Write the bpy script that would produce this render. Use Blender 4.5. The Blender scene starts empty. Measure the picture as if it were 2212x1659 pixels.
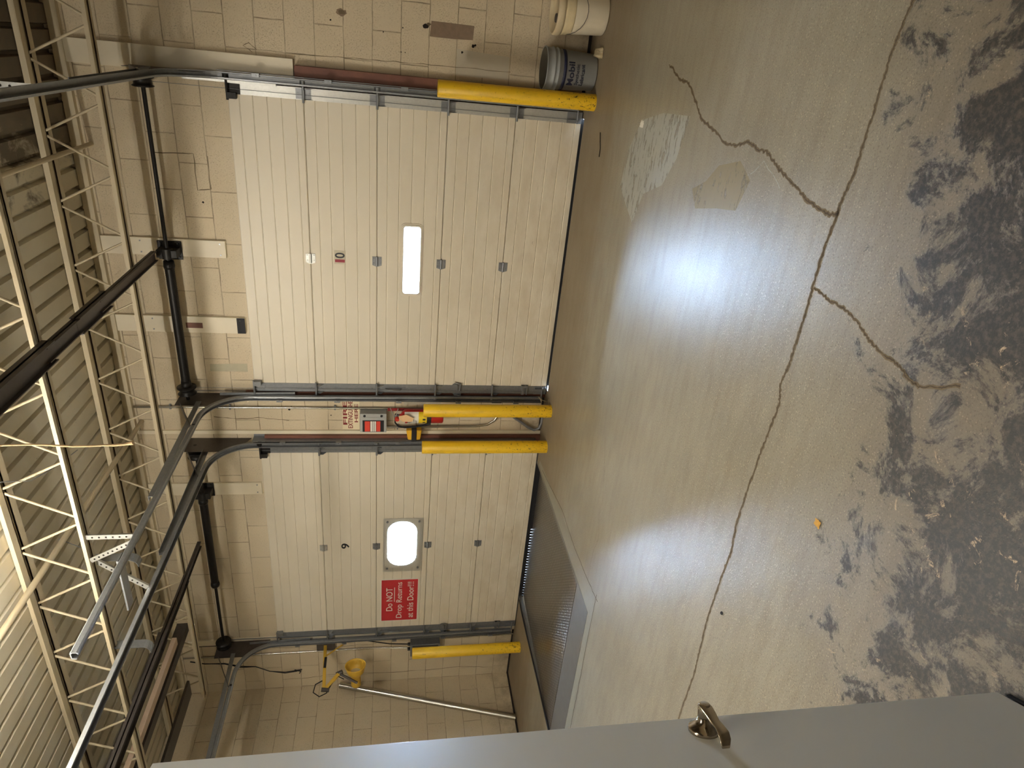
import bpy, bmesh, math, random
from mathutils import Vector, Matrix
random.seed(7)
PI = math.pi
SC = bpy.context.scene
# ------------------------------------------------------------------ camera (the photograph is turned on its side)
yaw, pitch, roll = .4758, -.1813, .0130
cy, sy, cp, sp = math.cos(yaw), math.sin(yaw), math.cos(pitch), math.sin(pitch)
f = Vector((-sy*cp, cy*cp, sp)); r0 = Vector((cy, sy, 0)); u0 = r0.cross(f)
r = math.cos(roll)*r0 + math.sin(roll)*u0
u = -math.sin(roll)*r0 + math.cos(roll)*u0
cam_d = bpy.data.cameras.new('camera'); cam = bpy.data.objects.new('camera', cam_d)
SC.collection.objects.link(cam)
M = Matrix((( -u.x, r.x, -f.x, 2.8342), (-u.y, r.y, -f.y, -5.5159), (-u.z, r.z, -f.z, 1.4708), (0, 0, 0, 1)))
cam.matrix_world = M
cam_d.sensor_fit = 'HORIZONTAL'; cam_d.sensor_width = 36; cam_d.lens = 1424*36/2212; cam_d.clip_start = .02
SC.camera = cam
# ------------------------------------------------------------------ world, daylight outside, exposure
W = bpy.data.worlds.new('world'); SC.world = W; W.use_nodes = True
bg = W.node_tree.nodes['Background']; bg.inputs[0].default_value = (.62, .78, 1, 1); bg.inputs[1].default_value = 5.0
SC.view_settings.view_transform = 'Standard'; SC.view_settings.look = 'None'
SC.view_settings.exposure = 2.0; SC.view_settings.gamma = 1; SC.view_settings.use_curve_mapping = False
def daylight(x0, x1, z0, z1, y, power):
    l = bpy.data.lights.new('daylight', 'AREA'); l.shape = 'RECTANGLE'; l.size = x1-x0; l.size_y = z1-z0
    l.energy = power; l.color = (.55, .73, 1)
    o = bpy.data.objects.new('daylight', l); SC.collection.objects.link(o)
    o.location = ((x0+x1)/2, y, (z0+z1)/2); o.rotation_euler = (-PI/2, 0, 0)
DAY = 600
for x0, x1, k in ((-.9, 3.3, 1.0), (-4.1, .35, 2.3)):
    daylight(x0, x1, 1.0, 1.72, .62, DAY*k)
    daylight(x0, x1, 1.74, 1.98, .62, DAY*k*.32)
# ------------------------------------------------------------------ helpers
class MB:
    def __init__(s): s.v = []; s.f = []; s.m = []; s.sm = []
    def add(s, vs, fs, mi=0, smooth=False):
        n = len(s.v); s.v += [tuple(v) for v in vs]
        for q in fs: s.f.append([n+i for i in q]); s.m.append(mi); s.sm.append(smooth)
    def box(s, a, b, mi=0):
        x0, x1 = sorted((a[0], b[0])); y0, y1 = sorted((a[1], b[1])); z0, z1 = sorted((a[2], b[2]))
        s.add([(x0,y0,z0),(x1,y0,z0),(x1,y1,z0),(x0,y1,z0),(x0,y0,z1),(x1,y0,z1),(x1,y1,z1),(x0,y1,z1)],
              [(0,3,2,1),(4,5,6,7),(0,1,5,4),(1,2,6,5),(2,3,7,6),(3,0,4,7)], mi)
        return s
    def frame(s, p, d):
        d = Vector(d).normalized(); a = Vector((0,0,1)) if abs(d.z) < .9 else Vector((0,1,0))
        x = d.cross(a).normalized(); y = d.cross(x).normalized(); return x, y
    def bar(s, p, q, w, h, mi=0, up=(0,0,1)):
        p, q = Vector(p), Vector(q); d = (q-p).normalized(); a = Vector(up)
        x = d.cross(a)
        if x.length < 1e-4: x = d.cross(Vector((0,1,0)))
        x.normalize(); y = x.cross(d).normalized()
        c = [x*w/2*i + y*h/2*j for i, j in ((-1,-1),(1,-1),(1,1),(-1,1))]
        s.add([p+k for k in c]+[q+k for k in c], [(0,3,2,1),(4,5,6,7),(0,1,5,4),(1,2,6,5),(2,3,7,6),(3,0,4,7)], mi); return s
    def tube(s, pts, rad, n=12, mi=0, cap=True):
        pts = [Vector(p) for p in pts]; rs = rad if isinstance(rad, (list, tuple)) else [rad]*len(pts)
        rings = []; x = None
        for i, p in enumerate(pts):
            d = (pts[min(i+1, len(pts)-1)]-pts[max(i-1, 0)]).normalized()
            if x is None: x, y = s.frame(p, d)
            else:
                x = (x - d*x.dot(d)).normalized(); y = d.cross(x)
            rings.append([p + (x*math.cos(2*PI*k/n)+y*math.sin(2*PI*k/n))*rs[i] for k in range(n)])
        vs = [v for rr in rings for v in rr]; fs = []
        for i in range(len(pts)-1):
            for k in range(n): fs.append((i*n+k, i*n+(k+1) % n, (i+1)*n+(k+1) % n, (i+1)*n+k))
        s.add(vs, fs, mi, True)
        if cap:
            s.add(rings[0], [tuple(range(n))[::-1]], mi); s.add(rings[-1], [tuple(range(n))], mi)
        return s
    def cyl(s, p, q, rad, n=20, mi=0): return s.tube([p, q], rad, n, mi)
    def lathe(s, c, prof, axis=(0,0,1), n=40, mi=0, smooth=True):
        ax = Vector(axis).normalized(); x, y = s.frame(c, ax); c = Vector(c); vs = []
        for (rad, h) in prof:
            for k in range(n):
                a = 2*PI*k/n; vs.append(c+ax*h+(x*math.cos(a)+y*math.sin(a))*rad)
        fs = []
        for i in range(len(prof)-1):
            for k in range(n): fs.append((i*n+k, i*n+(k+1) % n, (i+1)*n+(k+1) % n, (i+1)*n+k))
        s.add(vs, fs, mi, smooth); return s
    def sweep(s, path, prof, side=(1,0,0), mi=0, closed=True, smooth=False):
        """path in a plane, prof points (a along side, b along the path normal)"""
        path = [Vector(p) for p in path]; sd = Vector(side); n = len(prof); vs = []
        for i, p in enumerate(path):
            d = (path[min(i+1, len(path)-1)]-path[max(i-1, 0)]).normalized(); nn = d.cross(sd).normalized()
            for a, b in prof: vs.append(p+sd*a+nn*b)
        fs = []
        for i in range(len(path)-1):
            for k in range(n if closed else n-1): fs.append((i*n+k, i*n+(k+1) % n, (i+1)*n+(k+1) % n, (i+1)*n+k))
        s.add(vs, fs, mi, smooth)
        if closed: s.add(vs[:n], [tuple(range(n))], mi); s.add(vs[-n:], [tuple(range(n))], mi)
        return s
    def poly(s, pts, ext, mi=0):
        n = len(pts); e = Vector(ext); p = [Vector(q) for q in pts]
        s.add(p+[q+e for q in p], [tuple(range(n))[::-1], tuple(range(n, 2*n))]+[(i, (i+1) % n, n+(i+1) % n, n+i) for i in range(n)], mi); return s
    def strip(s, pts, w, z, mi=0):
        """ragged flat strip lying on the floor"""
        vs = []; n = len(pts)
        for i, p in enumerate(pts):
            p = Vector((p[0], p[1])); a = Vector(pts[max(i-1, 0)][:2]); b = Vector(pts[min(i+1, n-1)][:2])
            d = (b-a).normalized(); nn = Vector((-d.y, d.x)); ww = w[i] if isinstance(w, list) else w
            vs += [(p.x+nn.x*ww/2, p.y+nn.y*ww/2, z), (p.x-nn.x*ww/2, p.y-nn.y*ww/2, z)]
        s.add(vs, [(2*i, 2*i+1, 2*i+3, 2*i+2) for i in range(n-1)], mi); return s
def obj(name, mb, mats, parent=None, label=None, cat=None, group=None, kind=None, bevel=0, loc=None):
    me = bpy.data.meshes.new(name); me.from_pydata(mb.v, [], mb.f)
    for m in (mats if isinstance(mats, (list, tuple)) else [mats]): me.materials.append(m)
    for p, mi, sm in zip(me.polygons, mb.m, mb.sm): p.material_index = mi; p.use_smooth = sm
    bm = bmesh.new(); bm.from_mesh(me); bmesh.ops.recalc_face_normals(bm, faces=bm.faces); bm.to_mesh(me); bm.free()
    o = bpy.data.objects.new(name, me); SC.collection.objects.link(o)
    if parent:
        o.parent = parent; o.location = (0, 0, 0) if parent.parent else -Vector(parent.location)
    if bevel:
        b = o.modifiers.new('bevel', 'BEVEL'); b.width = bevel; b.segments = 2; b.limit_method = 'ANGLE'; b.angle_limit = .6
    tag(o, label, cat, group, kind); return o
def tag(o, label=None, cat=None, group=None, kind=None):
    if label: o['label'] = label
    if cat: o['category'] = cat
    if group: o['group'] = group
    if kind: o['kind'] = kind
    return o
def thing(name, loc, label=None, cat=None, group=None, kind=None):
    o = bpy.data.objects.new(name, None); SC.collection.objects.link(o); o.location = loc; o.empty_display_size = .05
    return tag(o, label, cat, group, kind)
def text(name, body, x, y, z, h, mat, parent, width=None, align='CENTER', ext=.0015, off=0., rot=(PI/2, 0, 0), sx=1, bend=None):
    c = bpy.data.curves.new(name, 'FONT'); c.body = body; c.size = 1; c.align_x = align; c.align_y = 'CENTER'; c.extrude = .01; c.offset = off
    t = bpy.data.objects.new('tmp', c); SC.collection.objects.link(t); bpy.context.view_layer.update()
    me = bpy.data.meshes.new_from_object(t.evaluated_get(bpy.context.evaluated_depsgraph_get()))
    bpy.data.objects.remove(t); me.name = name
    xs = [v.co.x for v in me.vertices]; ys = [v.co.y for v in me.vertices]
    k = h/(max(ys)-min(ys)); kx = (width/(max(xs)-min(xs))) if width else k*sx
    cx, cyy = (max(xs)+min(xs))/2, (max(ys)+min(ys))/2
    for v in me.vertices:
        v.co = Vector(((v.co.x-cx)*kx, (v.co.y-cyy)*k, v.co.z*ext/.01))
    R = Matrix.Rotation(rot[2], 4, 'Z') @ Matrix.Rotation(rot[0], 4, 'X')
    if bend:  # wrap round a vertical drum: bend = (cx, cy, radius, angle of text centre)
        bx, by, br, ba = bend
        for v in me.vertices:
            a = ba + v.co.x/br; rr = br + v.co.z
            v.co = Vector((bx+rr*math.cos(a), by+rr*math.sin(a), z+v.co.y))
    else:
        for v in me.vertices: v.co = (R @ v.co) + Vector((x, y, z))
    me.materials.clear(); me.materials.append(mat)
    o = bpy.data.objects.new(name, me); SC.collection.objects.link(o)
    if parent: o.parent = parent; o.location = -Vector(parent.location)
    return o
# ------------------------------------------------------------------ materials
def lin(c): return tuple((x/12.92 if x <= .04045 else ((x+.055)/1.055)**2.4) for x in [v/255 for v in c])+(1,)
class N:
    def __init__(s, name):
        s.m = bpy.data.materials.new(name); s.m.use_nodes = True; s.t = s.m.node_tree; s.b = s.t.nodes['Principled BSDF']
    def n(s, ty, **kw):
        k = s.t.nodes.new(ty)
        for a, b in kw.items():
            if a.startswith('i_'):
                key = a[2:]; key = int(key) if key.isdigit() else key.replace('_', ' ')
                if isinstance(b, bpy.types.NodeSocket): s.t.links.new(b, k.inputs[key])
                else: k.inputs[key].default_value = b
            else: setattr(k, a, b)
        return k
    def pos(s, obj=False):
        if obj: return s.n('ShaderNodeTexCoord').outputs['Object']
        return s.n('ShaderNodeNewGeometry').outputs['Position']
    def noise(s, v, scale, detail=4, rough=.55, dist=0):
        return s.n('ShaderNodeTexNoise', i_Vector=v, i_Scale=scale, i_Detail=detail, i_Roughness=rough, i_Distortion=dist).outputs['Fac']
    def ramp(s, v, a, b, inv=False):
        k = s.n('ShaderNodeMapRange', i_0=v, i_1=a, i_2=b, i_3=1. if inv else 0., i_4=0. if inv else 1.); return k.outputs[0]
    def math(s, op, a, b=0., c=0.):
        k = s.n('ShaderNodeMath', operation=op)
        for i, x in enumerate((a, b, c)):
            if isinstance(x, bpy.types.NodeSocket): s.t.links.new(x, k.inputs[i])
            else: k.inputs[i].default_value = x
        return k.outputs[0]
    def mix(s, fac, a, b):
        k = s.n('ShaderNodeMix', data_type='RGBA')
        for i, x in ((0, fac), (6, a), (7, b)):
            if isinstance(x, bpy.types.NodeSocket): s.t.links.new(x, k.inputs[i])
            else: k.inputs[i].default_value = x
        return k.outputs[2]
    def map(s, v, sc=(1,1,1), loc=(0,0,0), rot=(0,0,0)):
        return s.n('ShaderNodeMapping', i_Vector=v, i_Scale=sc, i_Location=loc, i_Rotation=rot).outputs[0]
    def sep(s, v):
        k = s.n('ShaderNodeSeparateXYZ', i_0=v); return k.outputs
    def comb(s, x=0., y=0., z=0.):
        k = s.n('ShaderNodeCombineXYZ')
        for i, q in enumerate((x, y, z)):
            if isinstance(q, bpy.types.NodeSocket): s.t.links.new(q, k.inputs[i])
            else: k.inputs[i].default_value = q
        return k.outputs[0]
    def col(s, c):
        if isinstance(c, bpy.types.NodeSocket): s.t.links.new(c, s.b.inputs['Base Color'])
        else: s.b.inputs['Base Color'].default_value = c
    def set(s, key, v):
        if isinstance(v, bpy.types.NodeSocket): s.t.links.new(v, s.b.inputs[key])
        else: s.b.inputs[key].default_value = v
    def bump(s, h, strength=.3, dist=.01):
        k = s.n('ShaderNodeBump', i_Height=h, i_Strength=strength, i_Distance=dist); s.t.links.new(k.outputs[0], s.b.inputs['Normal'])
def plain(name, c, rough=.5, metal=0., var=.12, scale=30, bump=0, wear=None, wearth=.62, spec=.5):
    k = N(name); p = k.pos(); nz = k.noise(p, scale, 3)
    c = lin(c); d = tuple(x*(1-var) for x in c[:3])+(1,); e = tuple(min(1, x*(1+var)) for x in c[:3])+(1,)
    cc = k.mix(nz, d, e)
    if wear:
        w = k.ramp(k.noise(p, 45, 6, .7), wearth, wearth+.03); cc = k.mix(w, cc, lin(wear))
    k.col(cc); k.set('Roughness', rough); k.set('Metallic', metal); k.set('Specular IOR Level', spec)
    if bump: k.bump(nz, bump, .004)
    return k.m
def emis(name, c, st):
    k = N(name); k.col((0,0,0,1)); k.set('Emission Color', c); k.set('Emission Strength', st); return k.m
CREAM = (214, 200, 172)
def block_mat(name, axis, peel=False):
    k = N(name); p = k.pos(); X, Y, Z = k.sep(p)
    v = k.comb(X if axis == 'x' else Y, Z, 0.)
    wob = k.noise(p, 9, 2); v2 = k.n('ShaderNodeVectorMath', operation='ADD', i_0=v, i_1=k.comb(k.math('MULTIPLY', wob, .008), k.math('MULTIPLY', wob, .008), 0.)).outputs[0]
    br = k.n('ShaderNodeTexBrick', i_Vector=v2, i_Scale=1., i_Mortar_Size=.0045, i_Mortar_Smooth=.5, i_Brick_Width=.41, i_Row_Height=.205, i_Bias=0.)
    br.offset = .5; mort = br.outputs['Fac']
    br.inputs['Color1'].default_value = (0,0,0,1); br.inputs['Color2'].default_value = (1,1,1,1)
    a = lin(CREAM); b = lin((202, 186, 156)); c = k.mix(k.noise(p, 2.2, 3), b, a)
    c = k.mix(k.math('MULTIPLY', br.outputs['Color'], .16), c, lin((190, 172, 146)))
    crk = k.math('MULTIPLY', mort, k.ramp(k.noise(p, 5, 4, .7), .40, .68))
    c = k.mix(k.math('MULTIPLY', mort, .28), c, lin((120, 102, 80)))
    c = k.mix(k.math('MULTIPLY', crk, .75), c, lin((104, 86, 66)))
    pits = k.math('MULTIPLY', k.ramp(k.noise(p, 110, 5, .8), .555, .63), k.ramp(k.noise(p, 6, 4, .7), .36, .60))
    c = k.mix(k.math('MULTIPLY', pits, .6), c, lin((110, 92, 70)))
    grime = k.math('MULTIPLY', k.ramp(Z, .0, .35, True), k.ramp(k.noise(p, 6, 5, .7), .35, .7))
    c = k.mix(k.math('MULTIPLY', grime, .7), c, lin((98, 80, 58)))
    spl = k.math('MULTIPLY', k.ramp(k.noise(p, 14, 6, .8, .6), .70, .74), .55); c = k.mix(spl, c, lin((92, 76, 60)))
    k.col(c); k.set('Roughness', .62); k.set('Specular IOR Level', .3)
    h = k.math('SUBTRACT', k.math('ADD', k.math('MULTIPLY', k.noise(p, 60, 5, .7), .5), k.math('MULTIPLY', pits, -.6)), k.math('MULTIPLY', mort, 1.2))
    k.bump(h, .55, .006); return k.m
wallx = block_mat('painted_block_front', 'x'); wally = block_mat('painted_block_side', 'y')
def floor_mat():
    k = N('worn_concrete'); p = k.pos(); X, Y, Z = k.sep(p)
    st = k.map(p, (1.2, 7, 1), rot=(0, 0, .15)); streak = k.noise(st, 2.5, 5, .65)
    big = k.noise(p, 1.1, 4, .6); fine = k.noise(p, 140, 4, .75); agg = k.n('ShaderNodeTexVoronoi', i_Vector=p, i_Scale=95.).outputs['Distance']
    c = k.mix(k.ramp(big, .3, .7), lin((134, 126, 108)), lin((154, 147, 129)))
    c = k.mix(k.math('MULTIPLY', k.ramp(streak, .45, .75), .45), c, lin((112, 100, 84)))
    # exposed aggregate away from the wall
    am = k.ramp(Y, -2.0, -3.0)
    sp1 = k.math('MULTIPLY', k.ramp(agg, .12, .30, True), am); c = k.mix(k.math('MULTIPLY', sp1, .9), c, k.mix(k.noise(p, 30, 2), lin((120, 104, 84)), lin((214, 200, 170))))
    sp2 = k.math('MULTIPLY', k.ramp(fine,   .53, .64), .65); c = k.mix(sp2, c, lin((84, 74, 60)))
    sp3 = k.math('MULTIPLY', k.ramp(k.noise(p, 210, 3, .7), .64, .72), .5); c = k.mix(sp3, c, lin((196, 184, 160)))
    # brown tone against the wall: part dirt, part shade painted in, its edge ragged
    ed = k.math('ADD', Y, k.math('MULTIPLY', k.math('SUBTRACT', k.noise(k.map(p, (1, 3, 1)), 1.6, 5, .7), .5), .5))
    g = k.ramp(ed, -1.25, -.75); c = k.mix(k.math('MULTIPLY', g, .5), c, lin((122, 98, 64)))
    # black tarry residue of old flooring near the entrance
    m1 = k.ramp(k.math('ADD', k.math('MULTIPLY', Y, -1), k.math('MULTIPLY', k.math('SUBTRACT', X, 2.2), .30)), 3.50, 4.15)
    nb = k.noise(p, 4.6, 9, .76, .4)
    thr = k.math('ADD', nb, k.math('MULTIPLY', m1, .26)); tar = k.math('MULTIPLY', k.ramp(thr, .68, .74), k.ramp(m1, .02, .25))
    c = k.mix(k.math('MULTIPLY', k.ramp(m1, 0, 1), .5), c, lin((92, 76, 56)))
    c = k.mix(k.math('MULTIPLY', tar, .90), c, k.mix(k.ramp(k.noise(p, 55, 4, .7), .45, .62), lin((34, 33, 30)), lin((72, 65, 54))))
    chips = k.math('MULTIPLY', k.math('MULTIPLY', k.ramp(k.noise(p, 15, 8, .78, .8), .60, .64), k.ramp(k.noise(p, 2.4, 3), .48, .56)), k.ramp(m1, .35, .7))
    c = k.mix(k.math('MULTIPLY', chips, .85), c, lin((196, 168, 132)))
    chip2 = k.math('MULTIPLY', k.ramp(k.noise(p, 48, 4, .6), .72, .735), k.ramp(m1, .2, .5)); c = k.mix(k.math('MULTIPLY', chip2, .8), c, lin((206, 188, 152)))
    k.col(c)
    ro = k.math('ADD', k.math('MULTIPLY', k.noise(p, 6, 4), .12), .29)
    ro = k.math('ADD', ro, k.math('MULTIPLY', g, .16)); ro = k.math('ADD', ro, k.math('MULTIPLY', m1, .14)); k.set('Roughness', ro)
    k.set('Specular IOR Level', .5)
    h = k.math('ADD', k.math('MULTIPLY', fine, .5), k.math('ADD', k.math('MULTIPLY', sp1, .3), k.math('MULTIPLY', tar, .7))); k.bump(h, .35, .003)
    return k.m
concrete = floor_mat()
crackm = plain('crack_dirt', (108, 94, 70), .9, var=.3, scale=80)
crackd = plain('crack_dark', (78, 66, 50), .9, var=.3, scale=80)
curbm = plain('curb_concrete', (134, 128, 110), .42, var=.12, scale=25, bump=.2)
def patch_mat(name, c, th):
    k = N(name); p = k.pos(); nz = k.noise(k.map(p, (1.2, 4, 1), rot=(0,0,.2)), 6, 7, .72, .4)
    k.col(k.mix(nz, lin([v*.9 for v in c]), lin(c))); k.set('Roughness', .5)
    a = k.ramp(nz, th, th+.06); k.set('Alpha', k.math('MULTIPLY', a, .9)); return k.m
whitepatch = patch_mat('pale_skim_patch', (184, 184, 174), .40); tanpatch = patch_mat('tan_glue_patch', (152, 138, 102), .38)
def deck_mat():
    k = N('roof_deck_paint'); p = k.pos(); X, Y, Z = k.sep(p)
    c = k.mix(k.noise(p, 3, 4), lin((196, 186, 160)), lin((216, 208, 186)))
    pe = k.math('ADD', k.noise(k.map(p, (1.3, 1, 1)), 3.2, 7, .7, .5), k.ramp(X, .8, 2.8)); pe = k.ramp(pe, .98, 1.10)
    c = k.mix(k.math('MULTIPLY', pe, .85), c, k.mix(k.noise(p, 9, 4), lin((30, 26, 20)), lin((96, 74, 46))))
    fl = k.ramp(k.noise(k.map(p, (3, 1, 1)), 11, 5, .7), .68, .71); c = k.mix(k.math('MULTIPLY', fl, .6), c, lin((110, 96, 76)))
    k.col(c); k.set('Roughness', .6); return k.m
deckm = deck_mat()
joistm = plain('joist_paint', (196, 182, 152), .55, var=.08, scale=6, wear=(120, 98, 74), wearth=.70)
galv = plain('galvanised_steel', (186, 186, 180), .36, .65, var=.15, scale=60)
galvd = plain('dull_galvanised_steel', (134, 136, 138), .38, .6, var=.2, scale=50)
black = plain('black_iron', (38, 36, 34), .5, .5, var=.25, scale=40)
darkst = plain('dark_steel', (84, 78, 74), .45, .5, var=.2, scale=30)
springm = plain('oiled_spring_steel', (34, 32, 30), .45, .6, var=.2)
rubber = plain('black_rubber', (20, 20, 24), .7, 0, var=.2)
def door_mat():
    k = N('dock_door_paint'); p = k.pos(); X, Y, Z = k.sep(p)
    c = k.mix(k.noise(p, 1.6, 3), lin((214, 204, 182)), lin((224, 215, 195)))
    d = k.math('MULTIPLY', k.ramp(Z, .0, 1.6, True), k.ramp(k.noise(k.map(p, (1, 1, 3)), 3, 6, .7), .38, .72))
    c = k.mix(k.math('MULTIPLY', d, .42), c, lin((170, 148, 108)))
    s = k.math('MULTIPLY', k.ramp(k.noise(k.map(p, (2, 1, 14)), 3, 5, .7), .66, .72), .5); c = k.mix(k.math('MULTIPLY', s, k.ramp(Z, .3, 1.4, True)), c, lin((120, 98, 66)))
    dot = k.ramp(k.noise(p, 95, 2, .5), .765, .78); c = k.mix(k.math('MULTIPLY', dot, .7), c, lin((70, 56, 40)))
    k.col(c); k.set('Roughness', .42); k.set('Specular IOR Level', .4); k.bump(k.noise(p, 160, 3, .6), .08, .002); return k.m
doorm = door_mat()
brown = plain('brown_primer_steel', (112, 70, 54), .55, .1, var=.25, scale=14, wear=(176, 140, 118), wearth=.70)
creamp = plain('cream_painted_board', (222, 211, 186), .5, var=.06, scale=9, wear=(150, 128, 98), wearth=.73)
def yellow_mat():
    k = N('chipped_yellow_paint'); p = k.pos(); X, Y, Z = k.sep(p)
    c = k.mix(k.noise(p, 8, 3), lin((224, 178, 22)), lin((238, 196, 40)))
    n1 = k.noise(k.map(p, (1, 1, .7)), 52, 6, .8); low = k.math('MULTIPLY', k.ramp(Z, .0, .7, True), .07)
    ch = k.ramp(k.math('ADD', n1, low), .635, .65); c = k.mix(ch, c, lin((58, 42, 22)))
    gr = k.math('MULTIPLY', k.ramp(k.noise(k.map(p, (1, 1, .3)), 16, 5, .7), .52, .75), .35); c = k.mix(gr, c, lin((140, 100, 30)))
    k.col(c); k.set('Roughness', .38); k.bump(ch, .3, -.002); return k.m
yellow = yellow_mat()
glassk = N('thin_glass'); gt = glassk.t
tr = glassk.n('ShaderNodeBsdfTransparent', i_0=(.94, .97, 1, 1)); gl = glassk.n('ShaderNodeBsdfGlossy', i_Roughness=.03)
fr = glassk.n('ShaderNodeFresnel', i_IOR=1.45); mx = glassk.n('ShaderNodeMixShader'); gt.links.new(fr.outputs[0], mx.inputs[0]); gt.links.new(tr.outputs[0], mx.inputs[1]); gt.links.new(gl.outputs[0], mx.inputs[2])
gt.links.new(mx.outputs[0], gt.nodes['Material Output'].inputs[0]); glass = glassk.m
def perf_mat(name, pitch, rad, c):
    k = N(name); p = k.pos(); X, Y, Z = k.sep(p)
    def grid(ox, oz):
        fx = k.math('SUBTRACT', k.math('FRACT', k.math('ADD', k.math('DIVIDE', X, pitch), ox+100)), .5)
        fz = k.math('MULTIPLY', k.math('SUBTRACT', k.math('FRACT', k.math('ADD', k.math('DIVIDE', Z, pitch*1.732), oz+100)), .5), 1.732)
        return k.math('SQRT', k.math('ADD', k.math('MULTIPLY', fx, fx), k.math('MULTIPLY', fz, fz)))
    d = k.math('MINIMUM', grid(0., 0.), grid(.5, .5)); a = k.math('GREATER_THAN', d, rad)
    k.col(lin(c)); k.set('Metallic', .6); k.set('Roughness', .4); k.set('Alpha', a); return k.m
perf = perf_mat('perforated_sheet', .0125, .36, (190, 190, 184))
def tread_mat():
    k = N('tread_plate'); p = k.pos(); X, Y, Z = k.sep(p)
    fx = k.math('SUBTRACT', k.math('FRACT', k.math('ADD', k.math('DIVIDE', X, .032), 100)), .5); fy = k.math('SUBTRACT', k.math('FRACT', k.math('ADD', k.math('DIVIDE', Y, .032), 100)), .5)
    d = k.math('SQRT', k.math('ADD', k.math('MULTIPLY', fx, fx), k.math('MULTIPLY', fy, fy))); b = k.ramp(d, .18, .36, True)
    c = k.mix(b, lin((86, 78, 68)), lin((150, 146, 138))); c = k.mix(k.math('MULTIPLY', k.ramp(k.noise(p, 5, 5, .7), .4, .75), .5), c, lin((96, 78, 56)))
    k.col(c); k.set('Metallic', .55); k.set('Roughness', .38); k.bump(b, .9, .004); return k.m
tread = tread_mat(); tread.node_tree.nodes['Principled BSDF'].inputs['Roughness'].default_value = .3; plate = plain('worn_steel_plate', (128, 124, 116), .36, .6, var=.15, scale=12)
red = plain('extinguisher_red', (176, 34, 32), .35, var=.08); whitem = plain('white_label', (232, 228, 216), .5, var=.04); signred = plain('sign_red', (190, 40, 48), .45, var=.05)
labred = plain('label_red', (214, 66, 48), .5, var=.05); labyel = plain('label_yellow', (232, 200, 30), .5, var=.05)
maroon = plain('maroon_lettering', (130, 34, 34), .5, var=.05); blackp = plain('black_print', (22, 22, 26), .5, var=.05); numred = plain('number_red', (150, 36, 50), .5, var=.05)
signcream = plain('sign_cream', (224, 210, 176), .5, var=.06, scale=12); boxgrey = plain('box_grey', (168, 168, 162), .45, var=.06)
dyel = plain('lamp_yellow', (214, 172, 60), .45, var=.1, scale=12, wear=(120, 90, 40), wearth=.72); ockre = plain('tool_yellow', (218, 168, 30), .45, var=.08)
steel = plain('zinc_pipe', (186, 184, 176), .25, 1., var=.12, scale=20, bump=.05)
whitepl = plain('white_bucket_plastic', (226, 216, 192), .4, var=.04, scale=10); lidm = plain('dirty_lid', (206, 190, 156), .5, var=.12, scale=14, wear=(120, 92, 60), wearth=.66)
pailm = plain('grey_pail_plastic', (142, 144, 142), .42, var=.06, scale=14); navy = plain('navy_band', (22, 28, 58), .6, var=.05); navyt = plain('dark_print', (24, 28, 48), .45, var=.05)
pailin = plain('pail_inside', (92, 86, 72), .6, var=.1); entrym = plain('entry_door_paint', (222, 220, 208), .36, var=.015, scale=4, spec=.5)
nickel = plain('satin_nickel', (178, 166, 148), .16, 1., var=.03); ropem = plain('tan_rope', (206, 176, 132), .9, var=.2, scale=200)
woodm = plain('pale_wood', (196, 172, 148), .7, var=.14, scale=8); ragm = plain('crumpled_rag', (176, 160, 128), .9, var=.2, scale=40)
tapem = plain('clear_tape', (214, 198, 160), .25, var=.12, scale=26, bump=.3)
brpatch = plain('bare_block_patch', (132, 112, 92), .85, var=.2, scale=30, bump=.4, wear=(60, 46, 34), wearth=.68)
patchg = plain('grey_paint_patch', (190, 180, 158), .6, var=.05)
darkm = plain('dark_hole', (34, 26, 20), .95, var=.3)
lens = plain('lamp_lens', (190, 180, 150), .2, var=.05)
tubem = emis('fluorescent_tube', (1, .86, .66, 1), 1.0)
# ------------------------------------------------------------------ setting
HC = 3.78; XL = -4.03; XR = 6.2; YB = -9.2
PX0, PX1, PY0 = -2.715, -.865, -2.06      # leveller pit
fm = MB()
def fq(x0, x1, y0, y1, z=0., mi=0): fm.add([(x0,y0,z),(x1,y0,z),(x1,y1,z),(x0,y1,z)], [(0,1,2,3)], mi)
SILL = -.10
fq(XL, XR, YB, PY0); fq(XL, PX0, PY0, SILL); fq(PX1, XR, PY0, SILL)
fq(XL, PX0, SILL, .2, 0); fq(PX1, -.03, SILL, .2, 0); fq(2.40, XR, SILL, .2, 0)
fq(-.03, 2.40, SILL, .3, -.05); fm.add([(-.03,SILL,-.05),(2.40,SILL,-.05),(2.40,SILL,0),(-.03,SILL,0)], [(0,1,2,3)])
# pit walls and bottom
fm.add([(PX0,PY0,0),(PX0,.3,0),(PX0,.3,-.4),(PX0,PY0,-.4)], [(0,1,2,3)], 1); fm.add([(PX1,PY0,0),(PX1,.3,0),(PX1,.3,-.4),(PX1,PY0,-.4)], [(0,1,2,3)], 1)
fm.add([(PX0,PY0,0),(PX1,PY0,0),(PX1,PY0,-.4),(PX0,PY0,-.4)], [(0,1,2,3)], 1); fq(PX0, PX1, PY0, .3, -.4, 1)
fm.add([(-.03,SILL-.006,.0008),(2.40,SILL-.006,.0008),(2.40,SILL,.0008),(-.03,SILL,.0008)], [(0,1,2,3)], 3)
def jag(pts, n=3, a=.008):
    out = []
    for (x0, y0), (x1, y1) in zip(pts[:-1], pts[1:]):
        for i in range(n):
            t = i/n; out.append((x0+(x1-x0)*t+random.uniform(-a, a)*(i > 0), y0+(y1-y0)*t+random.uniform(-a, a)*(i > 0)))
    return out+[pts[-1]]
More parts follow.
